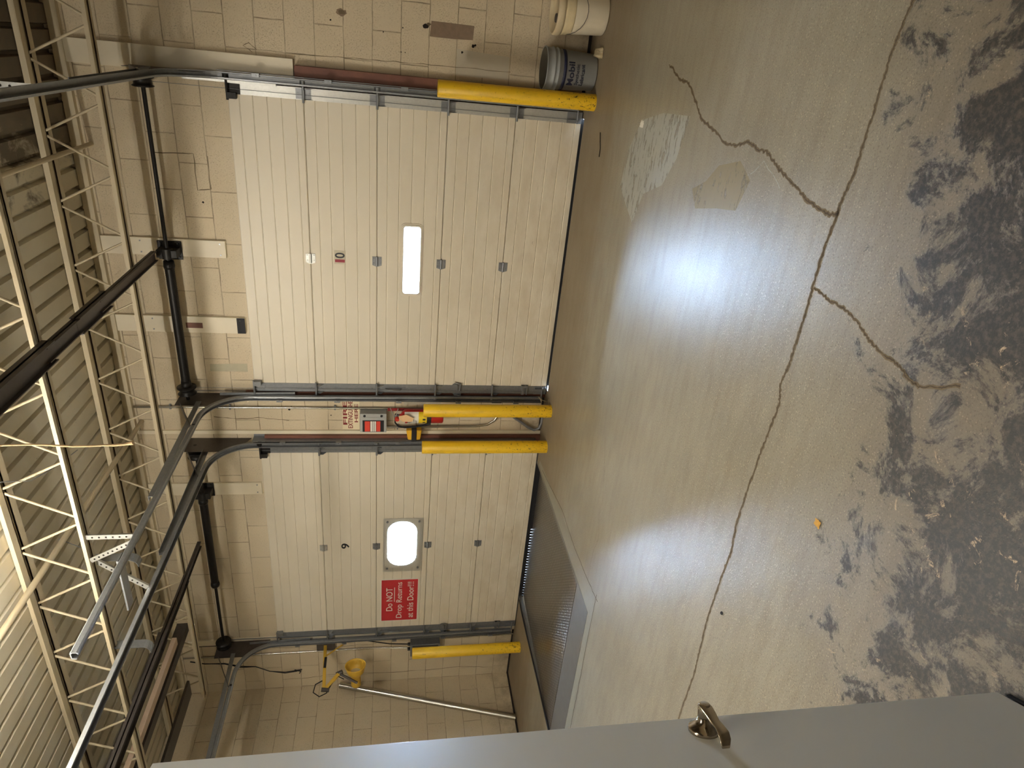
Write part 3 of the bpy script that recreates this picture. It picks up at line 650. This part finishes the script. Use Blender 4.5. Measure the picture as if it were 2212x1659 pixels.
# ------------------------------------------------------------------ boards above the doors
def board(x0, x1, z0, z1, label, extra=None):
    root = obj('mounting_board', MB().box((x0, -.026, z0), (x1, -.001, z1)), creamp, None, label, 'board', 'cream boards above the dock doors', bevel=.002)
    m = MB()
    for x in (x0+.025, x1-.025):
        for z in (z0+.04, z1-.35): m.cyl((x, -.026, z), (x, -.030, z), .006, 8)
    o = obj('screw', m, galvd, root); return root
board(1.115, 1.255, 2.795, HC-.005, 'cream vertical board behind the spring bracket above door 10')
b2 = board(.455, .60, 2.70, HC-.005, 'cream vertical board left of the spring bracket above door 10, with a rusty plate')
obj('rusty_plate', MB().box((.50, -.032, 3.04), (.545, -.026, 3.17)), brown, b2); obj('black_tape', MB().box((.458, -.030, 2.70), (.597, -.026, 2.765)), rubber, b2)
board(-1.235, -1.10, 2.69, 3.70, 'cream vertical board behind the spring bracket above door 9')
# ------------------------------------------------------------------ bollards
def bollard(x, y, h, label):
    m = MB(); n = 32; m.lathe((x, y, 0), [(.0595, 0), (.0595, h-.004), (.057, h), (.0, h)], n=n)
    obj('bollard', m, yellow, None, label, 'bollard', 'yellow steel bollards')
bollard(2.537, -.325, 1.170, 'chipped yellow bollard right of door 10, next to the grey pail')
bollard(-.135, -.300, 1.180, 'chipped yellow bollard left of door 10, in front of the fire extinguisher')
bollard(-.520, -.313, 1.182, 'chipped yellow bollard right of door 9, below the yellow and black device')
bollard(-3.175, -.365, 1.205, 'chipped yellow bollard left of door 9, nearest the corner')
# ------------------------------------------------------------------ dock leveller
root = thing('dock_leveler', (-1.79, -1.0, 0), 'steel dock leveler ramp with studded tread plate set in the floor before door 9', 'dock ramp')
def slab(m, x0, x1, y0, y1, z0, z1, t): m.add([(x0,y0,z0),(x1,y0,z0),(x1,y1,z1),(x0,y1,z1),(x0,y0,z0-t),(x1,y0,z0-t),(x1,y1,z1-t),(x0,y1,z1-t)], [(0,1,2,3),(4,5,6,7),(0,1,5,4),(1,2,6,5),(2,3,7,6),(3,0,4,7)])
m = MB(); slab(m, PX0+.025, PX1-.022, -1.735, .12, -.004, -.050, .012); obj('tread_deck', m, tread, root)
m = MB(); slab(m, PX0+.025, PX1-.022, -2.045, -1.740, -.002, -.004, .012); obj('rear_hinge_plate', m, plate, root)
m = MB()
m.box((PX1-.012, PY0, -.03), (PX1+.012, .1, .0022)); m.box((PX0-.012, PY0, -.03), (PX0+.012, .1, .0022)); m.box((PX0-.012, PY0-.012, -.03), (PX1+.012, PY0+.010, .0022))
obj('pit_frame', m, plate, root)
obj('side_seal', MB().tube([(PX0+.012, -2.03, .002), (PX0+.013, -1.2, .004), (PX0+.005, -.6, .010), (PX0-.012, -.25, .006), (PX0-.006, -.10, .002)], .009, 8), rubber, root)
# ------------------------------------------------------------------ wall between the doors
root = thing('fire_sign', (-.34, -.003, 1.838), 'cream fire extinguisher sign with maroon letters between the doors', 'sign')
obj('panel', MB().box((-.512, -.005, 1.760), (-.165, -.0006, 1.917)), signcream, root)
text('lettering', 'FIRE', -.335, -.0055, 1.892, .038, maroon, root, width=.25, off=.02)
text('lettering', 'EXTINGUISHER', -.335, -.0055, 1.843, .043, maroon, root, width=.325, off=.012)
text('lettering', 'HERE', -.335, -.0055, 1.790, .033, maroon, root, width=.195, off=.01)
def strap(m, x, z): m.box((x-.024, -.022, z-.008), (x+.024, -.003, z+.008))
root = thing('conduit_pipe', (-.27, -.03, 1.3), 'thin metal conduit running straight up the wall from behind the bollard by door 10', 'conduit')
obj('pipe', MB().tube([(-.272, -.022, 1.0), (-.270, -.022, HC-.08)], .0105, 12), steel, root); m = MB()
for z in (1.98, 2.9, 3.4): strap(m, -.271, z)
obj('pipe_strap', m, galvd, root)
root = thing('conduit_pipe', (-.47, -.03, .8), 'bent metal conduit dropping from the grey box and curving into the floor', 'conduit')
obj('pipe', MB().tube([(-.472, -.026, 1.505), (-.470, -.024, 1.2), (-.466, -.022, .82), (-.462, -.022, .64), (-.445, -.022, .54), (-.40, -.022, .475), (-.34, -.022, .440), (-.28, -.022, .425)], .0125, 12), steel, root)
obj('pipe_strap', MB().box((-.50, -.03, 1.40), (-.45, -.003, 1.412)), galvd, root)
obj('conduit_pipe', MB().tube([(-.30, -.03, .32), (-.36, -.03, .285), (-.41, -.035, .21), (-.47, -.04, .13), (-.495, -.045, .07), (-.47, -.05, .022), (-.41, -.052, .008), (-.33, -.052, .006)], .0135, 12), galvd, None, 'short bent metal conduit curling at the floor between the two middle bollards', 'conduit')
obj('junction_box', MB().box((-.155, -.045, .425), (-.195, -.002, .52)), black, None, 'small black junction box on the wall behind the middle bollard', 'electrical box', bevel=.003)
root = thing('control_box', (-.385, -.001, 1.627), 'grey box with red and white label under the fire extinguisher sign', 'electrical box')
obj('housing', MB().box((-.488, -.105, 1.508), (-.285, -.001, 1.752)), boxgrey, root, bevel=.005)
fp = obj('front_panel', MB().box((-.484, -.108, 1.518), (-.325, -.105, 1.740)), boxgrey, root)
m = MB(); m.box((-.475, -.1095, 1.532), (-.352, -.108, 1.728), 0)
for z0, z1, mi in ((1.660, 1.708, 1), (1.565, 1.602, 1), (1.640, 1.656, 2), (1.625, 1.636, 2), (1.606, 1.620, 2)): m.box((-.472, -.1102, z0), (-.362, -.1094, z1), mi)
obj('label_strip', m, [blackp, labred, whitem], fp)
m = MB()
for z in (1.71, 1.555): m.cyl((-.306, -.104, z), (-.306, -.112, z), .0115, 16)
obj('knob', m, blackp, root)
# fire extinguisher
ex, ey = -.300, -.112
root = thing('fire_extinguisher', (ex, ey, .99), 'red fire extinguisher with tag hanging on the wall behind the middle bollard', 'fire extinguisher')
obj('cylinder', MB().lathe((ex, ey, .985), [(0, 0), (.060, 0), (.068, .012), (.068, .33), (.058, .365), (.032, .388), (.02, .392), (.02, .405), (0, .405)]), red, root)
lb = MB(); 
def arcstrip(m, cx, cy_, rad, a0, a1, z0, z1, mi, n=14):
    vs = [(cx+rad*math.cos(a0+(a1-a0)*i/n), cy_+rad*math.sin(a0+(a1-a0)*i/n), z) for z in (z0, z1) for i in range(n+1)]
    m.add(vs, [(i, i+1, n+2+i, n+1+i) for i in range(n)], mi, True)
A0, A1 = -PI*.99, -PI*.15
arcstrip(lb, ex, ey, .0688, A0, A1, 1.140, 1.345, 0); arcstrip(lb, ex, ey, .0692, A0, A1, 1.140, 1.215, 1); arcstrip(lb, ex, ey, .0690, A0, A1, 1.098, 1.140, 2)
for i in range(7): arcstrip(lb, ex, ey, .0694, -PI*.92, -PI*(.55-.03*(i % 3)), 1.232+i*.014, 1.236+i*.014, 2)
for i in range(3): arcstrip(lb, ex, ey, .0696, -PI*(.90-.18*i), -PI*(.82-.18*i), 1.152, 1.178, 2, 4)
arcstrip(lb, ex, ey, .0694, -PI*.98, -PI*.5, 1.315, 1.340, 3)
obj('label_wrap', lb, [whitem, labyel, blackp, red], root)
m = MB(); m.cyl((ex, ey, 1.385), (ex, ey, 1.435), .017, 16); m.box((ex-.02, ey-.02, 1.41), (ex+.02, ey+.012, 1.43)); valve = obj('valve', m, galvd, root)
m = MB(); m.bar((ex+.0, ey-.015, 1.425), (ex+.095, ey-.03, 1.405), .016, .005); m.bar((ex-.005, ey-.015, 1.438), (ex+.10, ey-.03, 1.475), .016, .005); obj('squeeze_handle', m, galv, root)
obj('gauge', MB().cyl((ex-.012, ey-.02, 1.412), (ex-.02, ey-.045, 1.412), .020, 20), labred, valve)
obj('hose', MB().tube([(ex-.01, ey-.02, 1.432), (ex-.055, ey-.03, 1.43), (ex-.092, ey-.035, 1.40), (ex-.108, ey-.03, 1.34), (ex-.108, ey-.02, 1.26), (ex-.095, ey-.01, 1.16), (ex-.075, ey-.01, 1.10)], [.006, .007, .008, .009, .009, .011, .013], 10), rubber, root)
m = MB(); m.poly([(ex+.045, ey-.085, 1.40), (ex+.062, ey-.085, 1.33), (ex+.025, ey-.087, 1.26), (ex-.012, ey-.087, 1.275), (ex-.012, ey-.087, 1.36), (ex+.015, ey-.085, 1.395)], (0, -.0015, 0)); obj('inspection_tag', m, plain('buff_tag', (222, 184, 138), .7), root)
obj('wall_bracket', MB().box((ex+.012, -.042, 1.0), (ex+.042, -.036, 1.50)), plain('dark_red_bracket', (130, 26, 30), .4), root)
# yellow and black device clipped on the track jamb
root = thing('sensor_block', (-.49, -.1, 1.25), 'yellow and black clamp device above the bollard right of door 9', 'device')
obj('body', MB().poly([(-.455, -.125, 1.325), (-.555, -.125, 1.308), (-.562, -.125, 1.250), (-.555, -.125, 1.192), (-.455, -.125, 1.180), (-.448, -.125, 1.250)], (0, .075, 0)), ockre, root, bevel=.006)
obj('strap', MB().box((-.572, -.134, 1.228), (-.444, -.046, 1.275)), blackp, root, bevel=.004)
# wire loop at the floor
obj('wire_loop', MB().tube([(-.06, -.16, .10), (-.09, -.17, .06), (-.10, -.18, .015), (-.06, -.20, .006), (-.14, -.22, .006), (-.20, -.22, .006)], .0035, 8), ragm, None, 'frayed pale cord lying at the foot of door 10 left track', 'cord')
# numbers and sign on the doors
root = obj('door_number', MB().box((1.118, -.0545, 1.858), (1.232, -.0525, 1.945)), plain('number_backing', (196, 186, 160), .5), None, 'number 10 sticker, red one and black zero, on the upper part of door 10', 'number')
text('digit', '1', 1.146, -.0555, 1.901, .078, numred, root, width=.024, off=.01); text('digit', '0', 1.192, -.0555, 1.901, .078, blackp, root, width=.046, off=.015)
text('door_number', '9', -1.893, -.0545, 1.916, .080, blackp, None, width=.066, off=.015)
tag([o for o in SC.collection.objects if o.name.startswith('door_number') and o.type == 'MESH' and not o.get('label')][0], 'black number 9 stuck on the upper part of door 9', 'number')
root = thing('returns_sign', (-2.68, -.055, 1.35), 'red sign reading Do NOT Drop Returns at this Door stuck on door 9', 'sign')
obj('panel', MB().box((-2.99, -.0575, 1.148), (-2.374, -.0535, 1.552)), whitem, root); obj('red_face', MB().box((-2.982, -.0585, 1.155), (-2.382, -.0574, 1.545)), signred, root)
text('lettering', 'Do NOT', -2.665, -.0587, 1.460, .068, whitem, root, width=.34, off=.0); text('lettering', 'Drop Returns', -2.682, -.0587, 1.345, .080, whitem, root, width=.53, off=.0)
text('lettering', 'at this Door!!!', -2.682, -.0587, 1.232, .068, whitem, root, width=.53, off=.0); obj('underline', MB().box((-2.70, -.0597, 1.402), (-2.49, -.0584, 1.409)), whitem, root)
# ------------------------------------------------------------------ left end: box behind bollard, lamp, pole, cords
root = thing('switch_box', (-3.40, -.01, 1.05), 'dark grey metal switch box on the wall behind the leftmost bollard', 'electrical box')
obj('housing', MB().box((-3.50, -.13, .88), (-3.315, -.001, 1.215)), galvd, root, bevel=.004); obj('cover', MB().box((-3.485, -.138, .90), (-3.33, -.130, 1.19)), darkst, root); m = MB()
for x in (-3.36, -3.44): obj('cable_gland', MB().cyl((x, -.07, 1.215), (x, -.07, 1.245), .018, 12), blackp, root)
obj('power_cord', MB().tube([(-3.36, -.07, 1.24), (-3.35, -.06, 1.45), (-3.28, -.012, 1.9), (-3.275, -.012, 2.3), (-3.28, -.012, 3.0), (-3.28, -.012, 3.5)], .006, 8), rubber, None, 'thin black cord rising along the left track from the switch box', 'cord')
obj('conduit_pipe', MB().tube([(-3.44, -.05, 1.245), (-3.45, -.03, 1.4), (-3.455, -.012, 1.6), (-3.45, -.012, 3.68)], .009, 10), steel, None, 'thin metal conduit rising from the switch box in the left corner', 'conduit')
obj('conduit_pipe', MB().tube([(-3.34, -.03, .86), (-3.345, -.025, .6), (-3.33, -.03, .4), (-3.34, -.03, .25), (-3.33, -.03, .01)], .009, 10), steel, None, 'thin metal conduit dropping from the switch box to the floor', 'conduit')
root = thing('dock_light', (-3.36, -.02, 2.16), 'yellow jointed arm dock light with round bowl head left of door 9', 'lamp')
obj('wall_plate', MB().box((-3.43, -.035, 2.06), (-3.29, -.018, 2.26)), darkst, root)
obj('arm', MB().bar((-3.36, -.03, 2.165), (-3.37, -.60, 2.13), .034, .034), dyel, root, bevel=.003)
obj('arm', MB().bar((-3.37, -.60, 2.12), (-3.33, -.43, 1.98), .030, .034), dyel, root, bevel=.003)
obj('arm_brace', MB().bar((-3.36, -.02, 1.97), (-3.365, -.16, 2.14), .014, .010), dyel, root)
obj('arm_label', MB().box((-3.343, -.34, 2.130), (-3.340, -.20, 2.158)), blackp, root)
obj('joint', MB().cyl((-3.36, -.602, 2.155), (-3.375, -.602, 2.075), .022, 16), darkst, root)
obj('knuckle', MB().cyl((-3.345, -.435, 2.01), (-3.32, -.425, 1.95), .024, 14), darkst, root)
obj('grip', MB().bar((-3.33, -.45, 1.965), (-3.42, -.50, 1.79), .022, .022), darkst, root)
ax = Vector((.97, .20, .03)).normalized(); hc = Vector((-3.555, -.42, 1.808))
head = obj('lamp_head', MB().lathe(hc, [(0, -.005), (.048, 0), (.054, .012), (.052, .12), (.060, .15), (.088, .175), (.096, .20), (.096, .225), (.108, .24), (.112, .262), (.106, .262), (.100, .245), (.088, .215), (.080, .185), (.05, .17)], ax, 36), dyel, root)
obj('lamp_lens', MB().lathe(hc, [(0, .185), (.04, .18), (.072, .172)], ax, 28), lens, head)
obj('lamp_cord', MB().tube([(-3.35, -.50, 2.155), (-3.34, -.55, 2.22), (-3.36, -.63, 2.235), (-3.38, -.67, 2.17), (-3.37, -.64, 2.10), (-3.36, -.55, 2.06), (-3.34, -.46, 2.0), (-3.36, -.49, 1.93)], .006, 8), rubber, root)
obj('leaning_pipe', MB().tube([(XL+.048, -.655, .014), (XL+.038, -.055, 2.02)], .035, 20), steel, None, 'shiny galvanised steel pipe leaning against the left wall', 'pipe')
m = MB(); P = [(-3.46, -.05, 3.60), (-3.50, -.06, 3.45), (-3.52, -.05, 3.25), (-3.57, -.06, 3.08), (-3.60, -.05, 2.93), (-3.68, -.06, 2.78), (-3.72, -.05, 2.62), (-3.74, -.02, 2.50), (-3.745, -.008, 2.44)]
m.tube(P, .005, 8); m.tube([(a+.012*math.sin(i*1.7), b-.006, c) for i, (a, b, c) in enumerate(P)], .0045, 8); m.tube([(-3.73, -.02, 2.52), (-3.76, -.02, 2.45), (-3.79, -.02, 2.47)], .006, 6)
obj('hanging_cord', m, rubber, None, 'black twisted cable pair drooping from the roof to the wall left of door 9', 'cord')
# pull rope hanging from the roof
m = MB(); P = [((.969+.090*i/14)+.003*math.sin(i*.9), (-2.583-.152*i/14)+.003*math.cos(i*1.3), 3.72-(3.72-2.75)*i/14) for i in range(15)]+[(1.064, -2.740, 2.71), (1.073, -2.747, 2.66), (1.084, -2.75, 2.621)]
m.tube(P, [.0045]*14+[.005, .006, .006, .011], 8); obj('pull_rope', m, ropem, None, 'frayed tan rope hanging down from the roof with a knotted end', 'rope')
# loose wires under the deck
for pts, lab in (([(.62, -2.2, 3.70), (.45, -2.15, 3.60), (.35, -2.0, 3.52), (.28, -1.75, 3.50), (.27, -1.55, 3.46)], 'thin pale wire drooping under the deck near the hanging rope'),
                 ([(-.50, -1.5, 3.74), (-.60, -1.52, 3.55), (-.62, -1.7, 3.44), (-.58, -1.9, 3.38)], 'thin dark wire drooping between the first two joists')):
    obj('loose_wire', MB().tube(pts, .003, 6), galvd, None, lab, 'wire')
# ------------------------------------------------------------------ buckets
bx, by = 3.115, -.275
root = thing('white_bucket', (bx, by, 0), 'white plastic bucket with dirty lid and clear tape at the wall, cut by the frame', 'bucket')
obj('body', MB().lathe((bx, by, 0), [(0, .002), (.128, .002), (.134, .010), (.148, .30), (.150, .345), (.0, .345)]), whitepl, root)
m = MB(); m.lathe((bx, by, 0), [(.151, .318), (.158, .318), (.162, .335), (.162, .362), (.156, .372), (.146, .372), (.143, .362), (.0, .360)]); lid = obj('lid', m, lidm, root)
obj('tape_wrap', MB().lathe((bx, by, 0), [(.1475, .245), (.152, .250), (.1505, .265), (.1545, .28), (.1525, .295), (.156, .310), (.152, .318)], n=60), tapem, root)
obj('spout_cap', MB().lathe((bx-.055, by-.065, .361), [(.0, .006), (.022, .006), (.027, .010), (.030, .004), (.030, 0)], n=20), darkst, lid)
m = MB(); pts = []
for i in range(13):
    a = PI*i/12; pts.append((bx-.152*math.cos(a), by-.155*math.sin(a)-.008, .285-.14*math.sin(a)))
pts = [(bx-.150*math.cos(PI*i/12)*1.0+.0, by-.02-.150*math.sin(PI*i/12), .28-.115*math.sin(PI*i/12)) for i in range(13)]
m.tube(pts, .0022, 6); obj('bail_handle', m, darkst, root)
gx, gy = 2.735, -.185
root = thing('oil_pail', (gx, gy, 0), 'grey open plastic pail with navy band and dark lettering behind the right bollard', 'bucket')
obj('body', MB().lathe((gx, gy, 0), [(0, .003), (.121, .003), (.126, .012), (.140, .29), (.147, .292), (.147, .300), (.142, .302), (.1425, .322), (.149, .324), (.149, .332), (.1435, .335), (.145, .378), (.150, .381), (.150, .388), (.143, .388)], n=48), pailm, root)
obj('inner_wall', MB().lathe((gx, gy, 0), [(.143, .388), (.138, .33), (.118, .02), (0, .02)], n=48), pailin, root)
obj('navy_band', MB().lathe((gx, gy, 0), [(.1362, .238), (.1379, .238), (.1392, .262), (.1375, .262)], n=48), navy, root)
ang = math.atan2(-5.5159-gy, 2.8342-gx)-.18
text('lettering', 'Mobil', 0, 0, .203, .046, navyt, root, width=.170, off=.02, bend=(gx, gy, .1370, ang), ext=.001)
text('lettering', 'Synthetic', 0, 0, .152, .032, navyt, root, width=.150, off=.012, bend=(gx, gy, .1348, ang-.02), ext=.001)
text('lettering', 'Lubricant', 0, 0, .118, .028, navyt, root, width=.150, off=.012, bend=(gx, gy, .1332, ang-.02), ext=.001)
# litter
def crumple(name, x, y, w, d, h, m_, label, cat, seed):
    rnd = random.Random(seed); m = MB(); n = 7; vs = []
    for i in range(n):
        for j in range(n):
            e = 0 if i in (0, n-1) or j in (0, n-1) else 1
            vs.append((x+(i/(n-1)-.5)*w*(1+rnd.uniform(-.15, .15)), y+(j/(n-1)-.5)*d*(1+rnd.uniform(-.15, .15)), .003+e*h*rnd.uniform(.2, 1)))
    m.add(vs, [(i*n+j, (i+1)*n+j, (i+1)*n+j+1, i*n+j+1) for i in range(n-1) for j in range(n-1)], 0, True); return obj(name, m, m_, None, label, cat)
crumple('crumpled_rag', 2.872, -.335, .07, .085, .055, ragm, 'small crumpled tan rag on the floor between the bucket and the pail', 'rag', 3)
crumple('torn_paper', 2.509, -1.441, .040, .050, .010, whitem, 'small torn white paper scrap on the floor before door 10', 'litter', 4)
crumple('yellow_leaf', 1.467, -3.894, .026, .030, .004, plain('leaf_yellow', (200, 150, 50), .6), 'tiny yellow scrap lying on bare concrete beyond the dark stains', 'litter', 5)
crumple('pebble', .685, -3.555, .014, .012, .008, blackp, 'tiny black pebble near the floor joint', 'litter', 6)
obj('bent_wire', MB().tube([(2.36, -.60, .004), (2.30, -.63, .004), (2.26, -.66, .005), (2.20, -.66, .004)], .003, 6), darkm, None, 'short dark bent wire on the floor before door 10', 'litter')
# ------------------------------------------------------------------ entry door at the left, free edge towards the docks
A = Vector((1.561, -4.643, 0)); dv = Vector((.43, -.903, 0)).normalized(); nv = Vector((.903, .43, 0)).normalized()
def dpt(s, z, o=0): return A+dv*s+nv*o+Vector((0, 0, z))
root = thing('door_3', tuple(A), 'white entry door standing open at the left, its lever handle near the edge', None, None, 'structure')
def dbox(m, s0, s1, z0, z1, o0, o1, mi=0):
    c = [dpt(s, z, o) for o in (o0, o1) for s, z in ((s0, z0), (s1, z0), (s1, z1), (s0, z1))]
    m.add(c, [(0,1,2,3),(4,5,6,7),(0,1,5,4),(1,2,6,5),(2,3,7,6),(3,0,4,7)], mi)
m = MB(); dbox(m, 0, .90, .014, 1.909, -.044, 0); obj('door_leaf', m, entrym, root, bevel=.0015)
m = MB(); dbox(m, .012, .90, .001, .014, -.030, -.010); dbox(m, .02, .9, -.0, .010, 0, .004); obj('door_sweep', m, rubber, root)
hz = .806; hs = .052
m = MB(); m.lathe(dpt(hs, hz, 0), [(0, 0), (.033, 0), (.034, .004), (.031, .010), (.020, .016), (.0135, .024), (.0125, .040), (.0, .040)], nv, 36); rose = obj('door_handle', m, nickel, root)
m = MB(); L = [(0.0, .052, .0), (.014, .054, .0), (.030, .050, -.001), (.050, .043, -.002), (.070, .042, -.002), (.088, .040, -.001), (.100, .032, .001), (.106, .022, .003)]
vs = []; hh = [.013, .0135, .012, .010, .0105, .012, .012, .009]
for (s, o, z), q in zip(L, hh):
    for a, b in ((-1, -.003), (1, -.003), (1, .003), (-1, .003)): vs.append(dpt(hs+s-.006, hz+z+a*q, o+b))
n = len(L); m.add(vs, [(i*4+k, i*4+(k+1) % 4, (i+1)*4+(k+1) % 4, (i+1)*4+k) for i in range(n-1) for k in range(4)]+[(0,1,2,3), tuple(range(4*n-4, 4*n))], 0, True)
m.lathe(dpt(hs, hz, .030), [(.0, 0), (.0135, 0), (.0135, .026), (.010, .029), (0, .029)], nv, 24)
lev = obj('lever', m, nickel, rose); lev.location = (0, 0, 0); b = lev.modifiers.new('bevel', 'BEVEL'); b.width = .0015; b.segments = 2
m = MB(); 
# ------------------------------------------------------------------ strip lamps out of view: the entrance one, the rest added to lift the light
def unseen_strip_lamp(x, y, z, lx, ly, st, label):
    root = thing('unseen_strip_lamp', (x, y, z), label, 'lamp', 'strip lamps under the roof')
    obj('housing', MB().box((x-lx/2, y-ly/6, z+.03), (x+lx/2, y+ly/6, z+.08)), whitem, root)
    al = lx > ly; k = emis('lamp_tube_glow', (1, .95, .865, 1), st); 
    for s in (-1, 1):
        p, q = ((x-lx/2+.03, y+s*.05, z), (x+lx/2-.03, y+s*.05, z)) if al else ((x+s*.05, y-ly/2+.03, z), (x+s*.05, y+ly/2-.03, z))
        obj('tube', MB().cyl(p, q, .019, 12), k, root)
    return root
LS = 36
unseen_strip_lamp(.10, -3.17, 3.55, 1.0, .2, LS*1.7, 'twin tube strip lamp added out of view to brighten the ceiling above the dock floor')
unseen_strip_lamp(2.3, -5.0, 3.45, 1.2, .2, LS*.75, 'twin tube strip lamp above the entrance')
unseen_strip_lamp(2.2, -7.4, 3.45, 1.2, .2, LS*.6, 'unseen twin tube fill lamp added behind the entrance at right')
unseen_strip_lamp(-1.2, -7.2, 3.45, 1.2, .2, LS*1.0, 'unseen twin tube fill lamp added behind the entrance at left')
